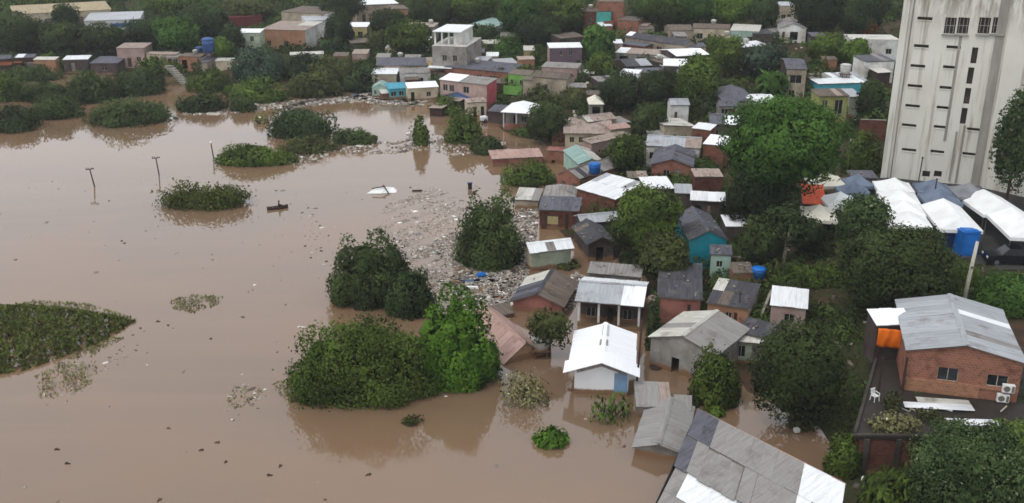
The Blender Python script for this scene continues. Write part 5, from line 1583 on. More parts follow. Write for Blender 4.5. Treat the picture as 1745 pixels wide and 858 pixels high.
# ------------------------------------------------------------------ brick house on its terrace
surf('terrace_floor', (54, 48, 42), (34, 31, 28), .6, .5, dirt=(46, 48, 28), spec=.3)
def brick_house():
    zt = 3.3                                          # terrace level
    # terrace slab with brick retaining wall
    pts = [at(x, y, zt) for x, y in ((1455, 744), (1566, 745), (1800, 752), (1840, 600), (1560, 575), (1494, 600))]
    org = at(1600, 690, 0)
    t = empty('terrace', org, 0)
    tag(t, 'dark wet terrace on a brick retaining wall in front of the brick house', 'terrace')
    loc = [p - org for p in pts]
    m = MB()
    m.face(*loc)
    m.face(*[p - Vector((0, 0, .24)) for p in reversed(loc)])
    for i in range(len(loc)):
        p, q = loc[i], loc[(i + 1) % len(loc)]
        m.face(p - Vector((0, 0, .24)), q - Vector((0, 0, .24)), q, p)
    m.build('slab', 'terrace_floor', t)
    cen = sum(loc, Vector()) / len(loc)
    for i, j in ((0, 1), (1, 2), (5, 0)):
        p, q = loc[i].lerp(cen, .03), loc[j].lerp(cen, .03)
        u = (q - p).normalized() * .2
        MB().bar(Vector((p.x, p.y, zt / 2 - .62)) + u, Vector((q.x, q.y, zt / 2 - .62)) - u, .25, zt + 1.0).build('retaining_wall', 'brick_dark', t)
        n = max(2, int((q - p).length / 2.6))
        for k in range(n):
            c = p.lerp(q, (k + .4) / n).lerp(cen, -.025)
            MB().box((c.x, c.y, zt / 2 - .65), (.36, .3, zt + .9)).build('pilaster', 'concrete_dark', t)
    MB().bar(loc[5] + Vector((.12, 0, .1)), loc[0] + Vector((.12, .2, .1)), .22, .2).build('edge_kerb', 'concrete_dark', t)
    MB().bar(loc[0] + Vector((0, .14, .06)), loc[1] + Vector((0, .14, .06)), .24, .12).build('edge_kerb', 'concrete_dark', t)
    FOOT.append((org.x + 4, org.y + 4, 0, 9, 6))
    def on(px, py, z=zt): return at(px, py, z)
    # the house
    DIM = {}
    W = house('brick house with silver roof on the dark terrace', (1543, 598), (1750, 621), (1716, 530), 3.15, .95, 'y', ['roof_silver', 'roof_silver'], 'brick',
              ops=[('w', .29, .47, 1.15, 2.25), ('w', .72, .9, 1.15, 2.1)], ov=.18, gz=zt, deep=.3, zabs=zt + 3.35, sheets=True,
              back=lambda t, q: (DIM.update(q), MB().box((0, q['wy0'] - .04, 1.0), (q['wx1'] - q['wx0'], .1, .22)).build('ledge', 'brick_pale', t),
                                 MB().box((q['wx0'] + 2.8, q['wy0'] - .03, .45), (5.2, .07, .9)).build('bare_brickwork', 'brick_pale', t)))
    house('dark soot stained rear roof of the brick house', (1494, 556), (1600, 553), (1520, 527), 3.0, .5, 'sb', ['roof_silver'], 'wall_dark', ops=[], ov=.1, gz=zt, zabs=zt + 3.1, name='annex', cat='shed', deep=.3,
          patches=[(0, 0, 1, .55, 1, 'roof_dark'), (0, 0, .55, 0, .55, 'roof_bright')], sheets=True)
    # orange tarp hanging from the annex roof
    p0, p1 = at(1497, 559, zt + 2.9), at(1541, 563, zt + 2.9)
    e = p1 - p0; w = e.length
    m = MB()
    nx, nz = 12, 8
    g = [[None] * (nz + 1) for _ in range(nx + 1)]
    for i in range(nx + 1):
        for j in range(nz + 1):
            u, v = i / nx, j / nz
            sag = .09 * math.sin(u * 9) * v + .12 * math.sin(v * 3.1) + .05 * math.sin(u * 17 + v * 4)
            g[i][j] = (u * w, -sag - .05, -v * (1.55 + .12 * math.sin(u * 3.1)))
    for i in range(nx):
        for j in range(nz):
            m.face(g[i][j], g[i + 1][j], g[i + 1][j + 1], g[i][j + 1])
    o = m.build('tarpaulin', 'tarp_orange', None, True, loc=p0, rot=(0, 0, math.atan2(e.y, e.x)))
    o.modifiers.new('weld', 'WELD')
    o.modifiers.new('solid', 'SOLIDIFY').thickness = .01
    tag(o, 'bright orange tarpaulin hanging from the annex roof edge', 'tarpaulin')
    # posts carrying the annex
    for px, py in ((1497, 668), (1537, 668)):
        q = on(px, py)
        o = MB().box((0, 0, 1.45), (.14, .14, 2.9)).build('timber_post', 'wood_dark', None, loc=(q.x, q.y, zt))
        tag(o, 'outer timber post under the orange tarpaulin' if px < 1500 else 'timber post between orange tarpaulin and brick wall', 'post', 'timber posts under the tarpaulin')
    # air conditioners on brackets
    for (ox, oz, lab) in ((.75, .95, 'upper white air conditioner box on the brick house corner'), (1.0, .12, 'lower white air conditioner box near the terrace')):
        yaw = W.rotation_euler.z
        q = W.location + Matrix.Rotation(yaw, 3, 'Z') @ Vector((DIM['wx1'] - ox, DIM['wy0'] - .24, oz))
        t2 = empty('air_conditioner', q, yaw)
        tag(t2, lab, 'air conditioner', 'air conditioners on the brick house')
        MB().box((0, 0, .3), (.85, .34, .6)).build('case', 'white_plastic', t2)
        MB().tube([(-.12, -.175, .3), (-.12, -.19, .3)], .23, 16).build('fan_grille', 'shutter', t2)
        MB().box((.3, -.18, .3), (.18, .02, .5)).build('side_grille', 'shutter', t2)
        for s in (-1, 1): MB().box((s * .3, .02, -.04), (.06, .5, .06)).build('bracket', 'metal', t2)
    # loose roof sheets
    for k, (p, q, wd, lab, mt) in enumerate((((1537, 684), (1655, 690), .9, 'longest white sheet in the pile against the brick wall', 'roof_white'),
                                     ((1560, 676), (1650, 682), .8, 'upper pale sheet in the pile against the brick wall', 'roof_pale'),
                                     ((1590, 689), (1624, 696), .5, 'short pale sheet slipping off the pile by the brick wall', 'roof_white'),
                                     ((1606, 712), (1697, 715), .95, 'single white sheet lying on the dark terrace edge', 'roof_bright'))):
        a, b = on(*p, zt + .06 + .05 * (3 - k)), on(*q, zt + .06 + .05 * (3 - k))
        e = b - a
        me = sheet_mesh(wd, e.length, mt)
        o = link('roofing_sheet', me, None, a, (0, 0, math.atan2(e.y, e.x) - math.pi / 2 + 0.0))
        o.modifiers.new('solid', 'SOLIDIFY').thickness = .012
        tag(o, lab, 'roofing sheet', 'loose roofing sheets on the terrace')
    # window frames leaning / lying
    for k, px in enumerate((1545, 1556)):
        q = on(px, 697)
        m = MB()
        for aa, bb in (((-.35, 0, 0), (0, .5, 0)), ((0, .5, 0), (.35, 0, 0)), ((.35, 0, 0), (0, -.5, 0)), ((0, -.5, 0), (-.35, 0, 0))): m.bar(aa, bb, .06)
        o = m.build('window_frame', 'frame', None, loc=(q.x, q.y, zt + .04 + .07 * k))
        tag(o, 'empty pale window frame lying on the terrace, ' + ('nearer the plastic chair' if k == 0 else 'overlapping the other frame'), 'window frame', 'window frames lying on the terrace')
    # plastic chair
    q = on(1490, 683)
    t3 = empty('plastic_chair', (q.x, q.y, zt), math.radians(25))
    tag(t3, 'white plastic chair at the outer edge of the terrace', 'chair')
    MB().box((0, 0, .43), (.46, .44, .04)).build('seat', 'white_plastic', t3)
    m = MB()
    for i in range(4): m.bar((-.17 + i * .113, .2, .45), (-.15 + i * .1, .3, .86), .05, .03)
    m.bar((-.22, .3, .88), (.22, .3, .88), .06, .05)
    m.build('backrest', 'white_plastic', t3)
    for sx in (-1, 1):
        for sy in (-1, 1): MB().bar((sx * .24, sy * .23, 0), (sx * .2, sy * .2, .42), .05).build('leg', 'white_plastic', t3)
        m = MB(); m.bar((sx * .23, -.2, .42), (sx * .23, -.2, .64), .04); m.bar((sx * .23, -.22, .64), (sx * .23, .24, .66), .05, .03); m.build('armrest', 'white_plastic', t3)
    # clutter
    for k, (px, py, lab) in enumerate(((1584, 706, 'grey bucket standing among scrap on the terrace'),)):
        q = on(px, py)
        m = MB(); m.lathe([(.16, 0), (.22, .34), (.2, .34), (.15, .04)], n=14)
        o = m.build('bucket', 'tank_grey', None, True, loc=(q.x, q.y, zt)); tag(o, lab, 'bucket')
    for k, (p, q, lab) in enumerate((((1570, 700), (1604, 697), 'thin pale batten lying across the terrace scrap'), ((1705, 702), (1716, 692), 'short pale plank leaning at the terrace corner'))):
        a, b = on(*p, zt + .1), on(*q, zt + (.1 if k == 0 else .5))
        o = MB().bar((0, 0, 0), b - a, .09, .05).build('plank', 'frame', None, loc=a); tag(o, lab, 'plank')
    o_p = ground(1640, 523)
    t4 = empty('utility_pole', (o_p.x, o_p.y, h1(o_p.x, o_p.y)), 0)
    tag(t4, 'pale concrete utility pole leaning behind the brick house', 'pole')
    top = at(1651, 452, t4.location.z + 6.2)
    d = top - t4.location
    d = Vector((.35, 0, 6.4))
    MB().tube([(0, 0, -1), d * .5, d], [.21, .18, .14], 10).build('shaft', 'pole_concrete', t4, True)
    MB().box(d * .62 + Vector((0, -.22, 0)), (.3, .12, .2)).build('bracket', 'metal', t4)
brick_house()

# ------------------------------------------------------------------ posts and poles in the water
def water_pole(label, base, top_px, arm=True, lamp=False):
    p = at(*base, 0)
    s = px_per_m(p)
    hgt = (base[1] - top_px[1]) / s / .95
    dx = (top_px[0] - base[0]) / s * .6
    t = empty('utility_pole', (p.x, p.y, 0), 0)
    tag(t, label, 'pole')
    MB().tube([(0, 0, -2), (0, 0, 0), (dx, 0, hgt)], [.11, .1, .08], 8).build('shaft', 'wood_dark', t, True)
    if arm:
        MB().bar((dx - .55, 0, hgt - .1), (dx + .55, 0.1, hgt + .02), .09).build('crossarm', 'wood_dark', t)
        for k in (-.48, -.2, .22, .48): MB().lathe([(.05, 0), (.07, .1), (.05, .22)], (dx + k, 0, hgt - .02), 8).build('insulator', 'frame_dark', t)
    if lamp:
        MB().lathe([(.1, 0), (.2, .12), (.2, .3), (.05, .42)], (dx, 0, hgt - .1), 10).build('lamp_head', 'lamp', t)
water_pole('submerged utility pole with crossarm standing in the open flood water', (161, 318), (155, 289))
water_pole('second submerged utility pole nearer the grassy islet', (271, 298), (268, 270))
water_pole('slim lamp post at the tip of the flooded bushes', (364, 270), (361, 245), arm=False, lamp=True)
water_pole('short stub of a post by the big flooded bush', (546, 588), (546, 570), arm=False)
water_pole('bare wooden pole between white house and grey gabled roof', (1084, 668), (1091, 540), arm=False)

def thin_post(label, base, top, r=.07):
    g = ground(*base)
    s = px_per_m(g)
    hgt = (base[1] - top[1]) / s / .95
    t = empty('thin_post', g, 0)
    tag(t, label, 'post')
    MB().tube([(0, 0, -.5), ((top[0] - base[0]) / s * .3, 0, hgt)], r, 7).build('shaft', 'frame_dark', t)
    MB().lathe([(r * 1.6, 0), (r * 1.8, .1), (r, .2)], ((top[0] - base[0]) / s * .3, 0, hgt), 8).build('cap', 'frame_dark', t)
thin_post('thin dark post between the long white row and slate grey tent', (1560, 338), (1567, 272))
thin_post('thin dark post before the slate blue tent', (1586, 362), (1593, 308))
thin_post('dark post between middle tree and turquoise house', (1163, 396), (1163, 356))
thin_post('dark post at the pale front of the orange walled house', (1256, 562), (1257, 500))
thin_post('white post below the turquoise house gable', (1190, 450), (1192, 428))

p = at(801, 322, 0)
t = empty('marker_post', (p.x, p.y, 0), 0)
tag(t, 'dark box shaped post top standing alone in the water', 'post')
MB().box((0, 0, -.2), (.55, .4, 1.9)).build('post', 'cloth_dark', t)
MB().box((0, 0, .8), (.66, .5, .12)).build('cap', 'tank_navy', t)

# floating white canopy
p = at(652, 328, 0)
t = empty('sunken_canopy', (p.x, p.y, 0), math.radians(6))
tag(t, 'white canopy top poking out of the flood with dark poles on it', 'canopy')
m = MB()
m.face((-2.2, -.5, .02), (-.2, -.75, .05), (.35, .2, .72), (-.5, .55, .62)); m.face((-.2, -.75, .05), (1.9, -.4, .02), (1.5, .5, .5), (.35, .2, .72))
m.face((-.5, .55, .62), (.35, .2, .72), (1.5, .5, .5), (.2, 1.5, .02), (-1.4, 1.2, .02)); m.face((1.9, -.4, .02), (2.0, .9, .02), (1.5, .5, .5)); m.face((-2.2, -.5, .02), (-.5, .55, .62), (-1.4, 1.2, .02))
m.build('canvas', 'canvas_white', t)
MB().bar((-1.4, -.2, .62), (.4, .0, .84), .12).build('pole', 'stick', t)
MB().bar((.1, .5, .86), (.9, -1.1, .06), .12).build('pole', 'stick', t)

# canoe with a person sitting in it
p = at(473, 356, 0)
t = empty('canoe', (p.x, p.y, 0), math.radians(24))
tag(t, 'dark wooden canoe drifting in the open flood water', 'boat')
m = MB()
st = []
for i in range(11):
    u = i / 10 * 2 - 1
    w = .42 * (1 - abs(u) ** 2.6) + .02
    x = u * 1.35
    zz = .28 + .16 * abs(u) ** 3
    st.append([(x, -w, zz), (x, -w * .7, .02), (x, 0, -.12), (x, w * .7, .02), (x, w, zz)])
for i in range(10):
    for j in range(4):
        m.face(st[i][j + 1], st[i][j], st[i + 1][j], st[i + 1][j + 1])
o = m.build('hull', 'wood_dark', t, True)
o.modifiers.new('w', 'WELD'); o.modifiers.new('s', 'SOLIDIFY').thickness = .05
for x in (-.6, .45): MB().box((x, 0, .2), (.22, .72, .04)).build('thwart', 'wood', t)
def seated_person(loc, rz):
    me = bpy.data.meshes.new('person')
    v = [(0, 0, .1), (0, .02, .32), (0, .0, .55), (0, -.01, .64), (0, -.03, .76), (0, -.03, .86),
         (-.17, 0, .53), (-.24, -.12, .32), (-.16, -.32, .28), (.17, 0, .53), (.24, -.12, .32), (.16, -.32, .28),
         (-.11, -.02, .1), (-.14, -.4, .26), (-.14, -.5, -.04), (.11, -.02, .1), (.14, -.4, .26), (.14, -.5, -.04)]
    ed = [(0, 1), (1, 2), (2, 3), (3, 4), (4, 5), (2, 6), (6, 7), (7, 8), (2, 9), (9, 10), (10, 11), (0, 12), (12, 13), (13, 14), (0, 15), (15, 16), (16, 17)]
    me.from_pydata(v, ed, [])
    rad = [.16, .15, .17, .06, .1, .09, .075, .055, .04, .075, .055, .04, .1, .08, .055, .1, .08, .055]
    o = link('person', me, None, loc, (0, 0, rz))
    o.modifiers.new('skin', 'SKIN')
    for sv, r in zip(me.skin_vertices[0].data, rad): sv.radius = (r, r)
    me.skin_vertices[0].data[0].use_root = True
    o.modifiers.new('sub', 'SUBSURF').levels = 1
    me.materials.append(MATS['cloth_dark'])
    tag(o, 'person in dark clothes sitting in the canoe', 'person')
    m = MB(); m.lathe([(.0, .0), (.1, .03), (.115, .1), (.08, .17), (.0, .19)], n=10)
    m.build('hair', 'void', o, True, loc=(0, -.02, .75))
seated_person((p.x + .2, p.y + .08, .16), math.radians(114))

# satellite dish, floating barrel, plank and bigger rubbish
p = ground(1112, 512, 2.6)
t = empty('satellite_dish', (p.x, p.y, p.z), 0)
tag(t, 'pinkish satellite dish on a post beside the dark roofed house', 'dish')
MB().tube([(0, 0, -.5), (0, 0, 2.6)], .05, 7).build('mast', 'rust', t)
m = MB(); m.lathe([(.0, 0), (.3, .04), (.55, .16), (.5, .2), (.0, .06)], n=16)
m.build('dish', 'wall_pink', t, True, loc=(0, -.1, 2.6), rot=(math.radians(60), 0, math.radians(-20)))

def flotsam(label, px, py, builder, name, cat, mat, rz=0.0, group='larger pieces of floating rubbish'):
    p = at(px, py, 0)
    m = MB(); builder(m)
    tag(m.build(name, mat, None, loc=(p.x, p.y, .05), rot=(0, 0, rz)), label, cat, group)
flotsam('blue plastic drum floating in the rubbish below the round tree', 820, 472, lambda m: m.tube([(-.45, 0, .15), (.45, 0, .15)], .3, 12), 'plastic_drum', 'drum', 'tank_blue', .4)
flotsam('long white plank floating in the rubbish below the round tree', 804, 491, lambda m: m.box((0, 0, .06), (1.3, .3, .12)), 'plank', 'plank', 'white_plastic', -.1)
flotsam('pinkish plank floating beside the long white plank', 779, 482, lambda m: m.box((0, 0, .06), (1.3, .22, .1)), 'plank', 'plank', 'wall_pink', -.3)
flotsam('dark floating board near the white sunken canopy', 711, 326, lambda m: m.box((0, 0, .05), (1.4, .35, .1)), 'floating_board', 'board', 'wood_dark', .1)
flotsam('white sack floating beside the flooded charcoal roof', 900, 524, lambda m: m.lathe([(.2, 0), (.36, .1), (.3, .32), (.1, .42)], n=10), 'sack', 'sack', 'white_plastic')
flotsam('white bucket floating by the submerged shed', 848, 549, lambda m: m.lathe([(.22, 0), (.3, .4), (.24, .5), (.05, .52)], n=12), 'bucket', 'bucket', 'white_plastic')
flotsam('white plank lying at the corner of the bright white house', 976, 665, lambda m: m.box((0, 0, .05), (.9, .16, .1)), 'plank', 'plank', 'wall_cream', -.25)
flotsam('dark floating mat in front of the grey gabled house', 1117, 627, lambda m: m.lathe([(.55, 0), (.6, .06), (.45, .12), (.1, .16)], n=9), 'floating_mat', 'mat', 'wood_dark')
flotsam('white foam box caught on the bank beside the lower channel', 1357, 738, lambda m: m.box((0, 0, .2), (.4, .35, .3)), 'foam_box', 'box', 'white_plastic', .3)

# pale rubbish chute above the inlet
p0, p1 = ground(318, 146), ground(316, 112)
o = MB().box((0, 0, .6), (.1, .1, .1))
t = empty('stair', p0, 0)
tag(t, 'pale steep stairway running down to the water between shrubs', 'stair')
d = p1 - p0
for i in range(9):
    f = i / 8
    MB().box((d.x * f, d.y * f * .35, .15 + i * .34), (1.7, 1.1, .5)).build('step', 'concrete', t)
# ------------------------------------------------------------------ trees
T = tree
T('giant broad green tree shading the houses between turquoise house and tents', 1233, 166, 1440, 326, 'leaf_bright', stem=5.0, lobes=70, k=.95, depth=.9)
T('dark lower tree under the skirts of the giant tree', 1234, 270, 1350, 386, 'leaf_deep', stem=1.6)
T('dark leafy tree right beside the turquoise house', 1256, 372, 1338, 458, 'leaf_dark', stem=1.0, dens=.8)
T('slender tree with pale thin trunk below the giant tree', 1296, 350, 1384, 424, 'leaf_gum', stem=3.0, bark='bark_pale', dens=.4, k=.9)
T('dark bush between the pale trunk and the cream tent', 1345, 372, 1405, 432, 'leaf_deep', stem=.8)
T('round dark tree standing below the long row of tents', 1432, 388, 1632, 530, 'leaf_dark', stem=1.5, lobes=50)
T('thin leafed tree growing up in front of the tents', 1424, 332, 1520, 425, 'leaf_gum', stem=2.5, dens=.7, k=.9)
T('large leafy tree in the middle of the houses', 1040, 320, 1168, 438, 'leaf_mid', stem=2.2, lobes=40)
T('olive tinted tree below the middle tree', 1084, 398, 1180, 482, 'leaf_olive', stem=1.5)
T('compact dark tree in the flood below the grey gabled house', 1173, 594, 1262, 704, 'leaf_mid', stem=.5, k=.85)
T('tall dark tree at the foot of the charcoal roofed hut', 1278, 560, 1442, 715, 'leaf_dark', stem=1.4, lobes=45)
T('upright bush at the end of the largest corrugated roof', 1402, 738, 1472, 818, 'leaf_mid', stem=.3)
T('big gum tree in the near corner below the terrace', 1548, 722, 1760, 900, 'leaf_gum', stem=1.0, lobes=60, dens=1.1)
shrub('yellow green shrub glowing above the near corner tree', 1668, 722, 1768, 822, 'leaf_lime', stem=2.2)
shrub('broad leafed banana clump in the near corner', 1458, 790, 1600, 905, 'leaf_mid', upright=.5, leafpx=9, shape=.35, dens=.9, name='banana_plant', cat='banana plant')
T('round tree standing in the drifting rubbish', 773, 334, 896, 466, 'leaf_dark', stem=.4, k=.85, lobes=42)
T('domed dark tree flooded to its crown in open water', 559, 402, 708, 532, 'leaf_dark', stem=.2, k=.85, lobes=46)
T('smaller dark lobe tree joined to the domed flooded tree', 655, 458, 746, 548, 'leaf_deep', stem=.2, k=.85)
shrub('long low thicket rising from the water beside the bright tree', 490, 548, 756, 702, 'leaf_mid', lobes=64, dens=1.2, depth=.62, ragged=.32)
T('bright green tree at the edge of the sinking pink roof', 698, 508, 852, 674, 'leaf_fresh', stem=.3, lobes=60, leafpx=4.0, dens=1.3, ragged=.16)
T('little olive tree with thin dark trunk beside the pale tank', 900, 528, 974, 590, 'leaf_olive', stem=1.2, dens=.7, k=.95)
shrub('withered grey green bush in the water below the pink roof', 850, 632, 938, 700, 'leaf_dry', dens=.45, upright=.3, ragged=.45)
shrub('spiky green bush in the water before the bright white house', 1003, 668, 1080, 730, 'leaf_fresh', dens=.5, upright=.55, leafpx=7, shape=.25, ragged=.5)
shrub('small fresh green clump alone in the near water', 908, 728, 972, 768, 'leaf_fresh', dens=.7, upright=.3, leafpx=5.5)
shrub('little tuft breaking the surface under the long thicket', 684, 708, 724, 728, 'leaf_olive', dens=.4)
shrub('grassy islet with pointed tip near the canoe', 274, 310, 428, 360, 'leaf_grass', upright=.4, ragged=.42, depth=.55, lobes=22)
T('dark twin topped tree on the flooded islet', 453, 184, 578, 242, 'leaf_deep', stem=.5, lobes=24)
shrub('tapering dark bush trailing off the islet tree', 566, 216, 646, 250, 'leaf_dark')
shrub('low bush strip at the front of the flooded islet', 364, 246, 512, 286, 'leaf_mid', depth=.5)
shrub('olive scrub between islet tree and front strip', 470, 230, 580, 266, 'leaf_olive', dens=.7)
shrub('small dead twiggy bush behind the islet', 430, 195, 458, 212, 'leaf_dry', dens=.4)
shrub('largest riverside shrub in front of the brown inlet', 149, 166, 301, 218, 'leaf_dark', lobes=34)
shrub('dark riverside shrub cut by the picture edge', -40, 182, 76, 228, 'leaf_deep')
shrub('olive riverside shrub left of the largest shrub', 54, 163, 143, 206, 'leaf_dark')
shrub('riverside shrub under the slate roof row', -30, 128, 50, 176, 'leaf_mid')
shrub('dense riverside shrub below the ochre shack', 40, 134, 128, 178, 'leaf_dark')
shrub('dense riverside shrub below the white roofed shack', 112, 122, 205, 178, 'leaf_dark')
shrub('dark riverside shrub below the charcoal shack', 190, 120, 284, 166, 'leaf_deep')
shrub('upright riverside shrub below the taupe house', 232, 98, 284, 150, 'leaf_mid')
shrub('rounded shrub beside the pale stairway', 322, 118, 400, 160, 'leaf_mid')
shrub('shrub at the mouth of the inlet below the stairway', 300, 156, 390, 194, 'leaf_dark')
shrub('little round shrub at the tip of the rubbish bank', 390, 166, 440, 193, 'leaf_dark')
shrub('long shrub along the bank behind the islet', 384, 136, 492, 178, 'leaf_mid', depth=.6)
shrub('smooth domed olive shrub on the rubbish bank', 484, 124, 590, 170, 'leaf_olive', leafpx=3.8, lobes=30, ragged=.1)
shrub('shrub under the white roofed riverside shacks', 0, 112, 110, 140, 'leaf_dark', depth=.5)
shrub('green shrub between domed shrub and mint shack', 586, 112, 668, 156, 'leaf_deep')
shrub('bushy shrub behind the domed olive shrub', 520, 100, 612, 142, 'leaf_olive')
T('grey leaved tree above the bank behind the islet', 395, 82, 490, 142, 'leaf_blue', stem=.6)
T('dark broad tree on the bank below the grey awning shed', 480, 92, 560, 138, 'leaf_deep', stem=.6)
T('yellow green tree beside the big blue tank tower', 356, 66, 398, 104, 'leaf_lime', stem=.8)
T('bright spreading tree behind the riverside row', 262, 30, 340, 88, 'leaf_bright', stem=1.5)
T('dark tree to the side of the bright spreading tree', 212, 34, 280, 80, 'leaf_deep', stem=1.2)
T('dark crown between blue warehouse and taupe house', 128, 42, 222, 90, 'leaf_dark', stem=1.2)
T('dark crown in front of the tan warehouse end', 66, 38, 140, 90, 'leaf_dark', stem=1.2)
T('dark crown under the near end of the tan warehouse', -20, 24, 80, 86, 'leaf_dark', stem=1.2)
T('small dark tree standing before the middle of the tan warehouse', 88, 8, 135, 56, 'leaf_deep', stem=2)
T('dark tree between blue warehouse and red shed', 300, 8, 395, 66, 'leaf_deep', stem=1.5)
T('dark tree behind the yellow green tree', 372, 44, 416, 92, 'leaf_deep', stem=1)
T('tree tufts at the top edge above the red shed', 250, -14, 360, 28, 'leaf_mid', stem=2)
T('pale green trees fringe above the red shed', 356, 0, 470, 34, 'leaf_olive', stem=1.5)
T('low green tree line above the tan warehouse', 30, -12, 160, 14, 'leaf_mid', stem=2, depth=.5)
T('dark tree left of the cream house on the far slope', 552, 26, 604, 82, 'leaf_deep', stem=1)
T('dark tree between cream house and open concrete frame', 628, 18, 694, 66, 'leaf_deep', stem=1)
T('dark olive tree below the cream house', 620, 56, 664, 98, 'leaf_olive', stem=.6)
T('big round tree in front of the open concrete frame', 656, 36, 736, 100, 'leaf_mid', stem=1)
T('dark tree on the far slope below the long tan house', 530, 62, 600, 100, 'leaf_deep', stem=.6)
T('tree crown at the top edge above the cream house', 540, -16, 620, 40, 'leaf_dark', stem=2)
T('dark tree beside the three storey block', 785, 42, 856, 80, 'leaf_deep', stem=1)
T('wood edge tree behind the three storey block', 696, -10, 780, 46, 'leaf_dark', stem=2)
T('wood edge tree behind the blue green hip roof', 768, -16, 852, 42, 'leaf_mid', stem=2)
T('bright wood edge tree above the hillside clearing', 846, -14, 930, 58, 'leaf_bright', stem=2)
T('wood edge tree beside the brick houses', 918, -10, 1002, 56, 'leaf_mid', stem=2)
T('dark wood edge tree above the dark tiled house', 880, 26, 966, 80, 'leaf_deep', stem=1.2)
shrub('green bushes below the hillside clearing', 836, 62, 906, 100, 'leaf_bright')
shrub('green bush strip beside the orange ochre house', 900, 78, 944, 110, 'leaf_mid')
T('leafy banana tree below the teal walled house', 992, 46, 1050, 112, 'leaf_bright', stem=.8, upright=.3, leafpx=6)
shrub('green bush beneath the leafy banana tree', 1002, 88, 1050, 136, 'leaf_mid')
T('dense tree behind the beige row house', 1082, -8, 1170, 46, 'leaf_mid', stem=2)
T('bright tree behind the tan row house', 1150, -16, 1230, 40, 'leaf_bright', stem=2)
T('light green tree rising above the tan row house', 1214, -8, 1284, 44, 'leaf_lime', stem=2)
T('dark tree right of the light green tree', 1278, -4, 1330, 50, 'leaf_deep', stem=2)
T('tall dark tree above the white gabled cottage', 1352, -20, 1440, 56, 'leaf_deep', stem=2)
T('dark tree rising behind the plain white block', 1424, -18, 1510, 58, 'leaf_deep', stem=2)
T('reddish leaved small tree by the plain white block', 1462, 30, 1496, 66, 'leaf_rust', stem=1)
T('pale leaved tree in front of the plain white block', 1434, 66, 1486, 116, 'leaf_lime', stem=1, dens=.8)
T('leafy green tree across from the white gabled cottage', 1374, 58, 1442, 106, 'leaf_mid', stem=1)
T('tree hiding the white half hidden shed roof', 1204, 62, 1270, 128, 'leaf_mid', stem=1)
T('grey green tree below the white half hidden shed roof', 1262, 78, 1346, 132, 'leaf_blue', stem=.8)
T('palm like clump beside the narrow two storey house', 1290, 122, 1348, 168, 'leaf_bright', stem=.8, upright=.5, leafpx=8, shape=.25, name='palm', cat='palm')
shrub('bush between the narrow two storey house and the white hall', 1362, 118, 1404, 168, 'leaf_olive')
T('round hillside tree below the bright white hip roof', 1152, 98, 1228, 182, 'leaf_mid', stem=1.5, lobes=30)
T('dark tree group left of the round hillside tree', 1086, 120, 1164, 182, 'leaf_deep', stem=1)
T('dark tree above the kiosk', 1022, 126, 1096, 186, 'leaf_deep', stem=1)
shrub('dark green shrub between white hut and lilac roof', 1176, 166, 1238, 202, 'leaf_deep')
T('dark tree standing over the white hut lane', 1074, 178, 1138, 244, 'leaf_dark', stem=1)
T('leafy tree left of the long white walled house', 1036, 232, 1102, 298, 'leaf_mid', stem=.8)
T('big dark tree beside the white pavilion', 896, 176, 968, 242, 'leaf_dark', stem=.8, lobes=26)
shrub('scrubby bush above the dark tree by the pavilion', 884, 148, 950, 186, 'leaf_olive')
shrub('yellowish scrub on the slope below the brown roofed house', 946, 150, 1006, 184, 'leaf_olive')
shrub('round bright bush below the blue grey gabled house', 732, 164, 788, 198, 'leaf_mid')
shrub('leafy bush on the shore below the round bright bush', 754, 188, 824, 248, 'leaf_mid')
shrub('narrow upright bush at the water edge', 704, 200, 732, 250, 'leaf_mid')
shrub('dark bush beside the awash pinkish roof', 800, 228, 866, 266, 'leaf_dark')
shrub('bush belt between awash roof and cream hut', 856, 272, 952, 322, 'leaf_mid')
shrub('dark foliage around the lime green house', 838, 118, 872, 142, 'leaf_deep')
T('dark tree beside the silo tower near the olive house', 1462, 136, 1508, 202, 'leaf_deep', stem=1.2)
shrub('shrubs on the slope between giant tree and silo tower', 1432, 226, 1500, 300, 'leaf_mid')
T('tree overlapping the silo tower wing', 1696, 160, 1770, 325, 'leaf_gum', stem=3, dens=.7)
shrub('bush left of the round tree below the tents', 1334, 452, 1444, 492, 'leaf_mid', depth=.5)
shrub('bright scrub beside the leaning concrete pole', 1660, 462, 1770, 540, 'leaf_bright', ragged=.35)
shrub('scrub patch at the street edge below the pickup', 1600, 448, 1668, 510, 'leaf_mid')
shrub('bush below the white metal roofed hut', 1356, 586, 1430, 640, 'leaf_deep')
shrub('bush at the water channel under the tall dark tree', 1340, 700, 1396, 738, 'leaf_olive', dens=.6)
shrub('tiny yellow plant at the corner of the largest corrugated roof', 1208, 694, 1236, 714, 'leaf_lime')
shrub('hanging plants on the terrace retaining wall', 1590, 715, 1660, 770, 'leaf_gum', stem=1.0)
shrub('creeper hedge between silver porch house and dark roofed house', 1098, 500, 1124, 600, 'leaf_deep', dens=.6)
shrub('bush beside the charcoal hut under the middle tree', 1054, 420, 1100, 462, 'leaf_dark')
shrub('bush between the two dark roofed houses and the bank', 1282, 440, 1342, 480, 'leaf_olive')
shrub('bush in front of the white corrugated roofed house', 940, 440, 990, 462, 'leaf_olive', dens=.6)

shrub('brown dead weeds spreading over the terrace edge', 1474, 700, 1572, 742, 'leaf_dry', dens=.5, gz=3.3, depth=.5)
shrub('dark creeping weeds beside the plastic chair', 1500, 668, 1540, 704, 'leaf_olive', dens=.4, gz=3.3)
shrub('mossy weeds around the loose sheets on the terrace', 1560, 694, 1606, 722, 'leaf_olive', dens=.4, gz=3.3)
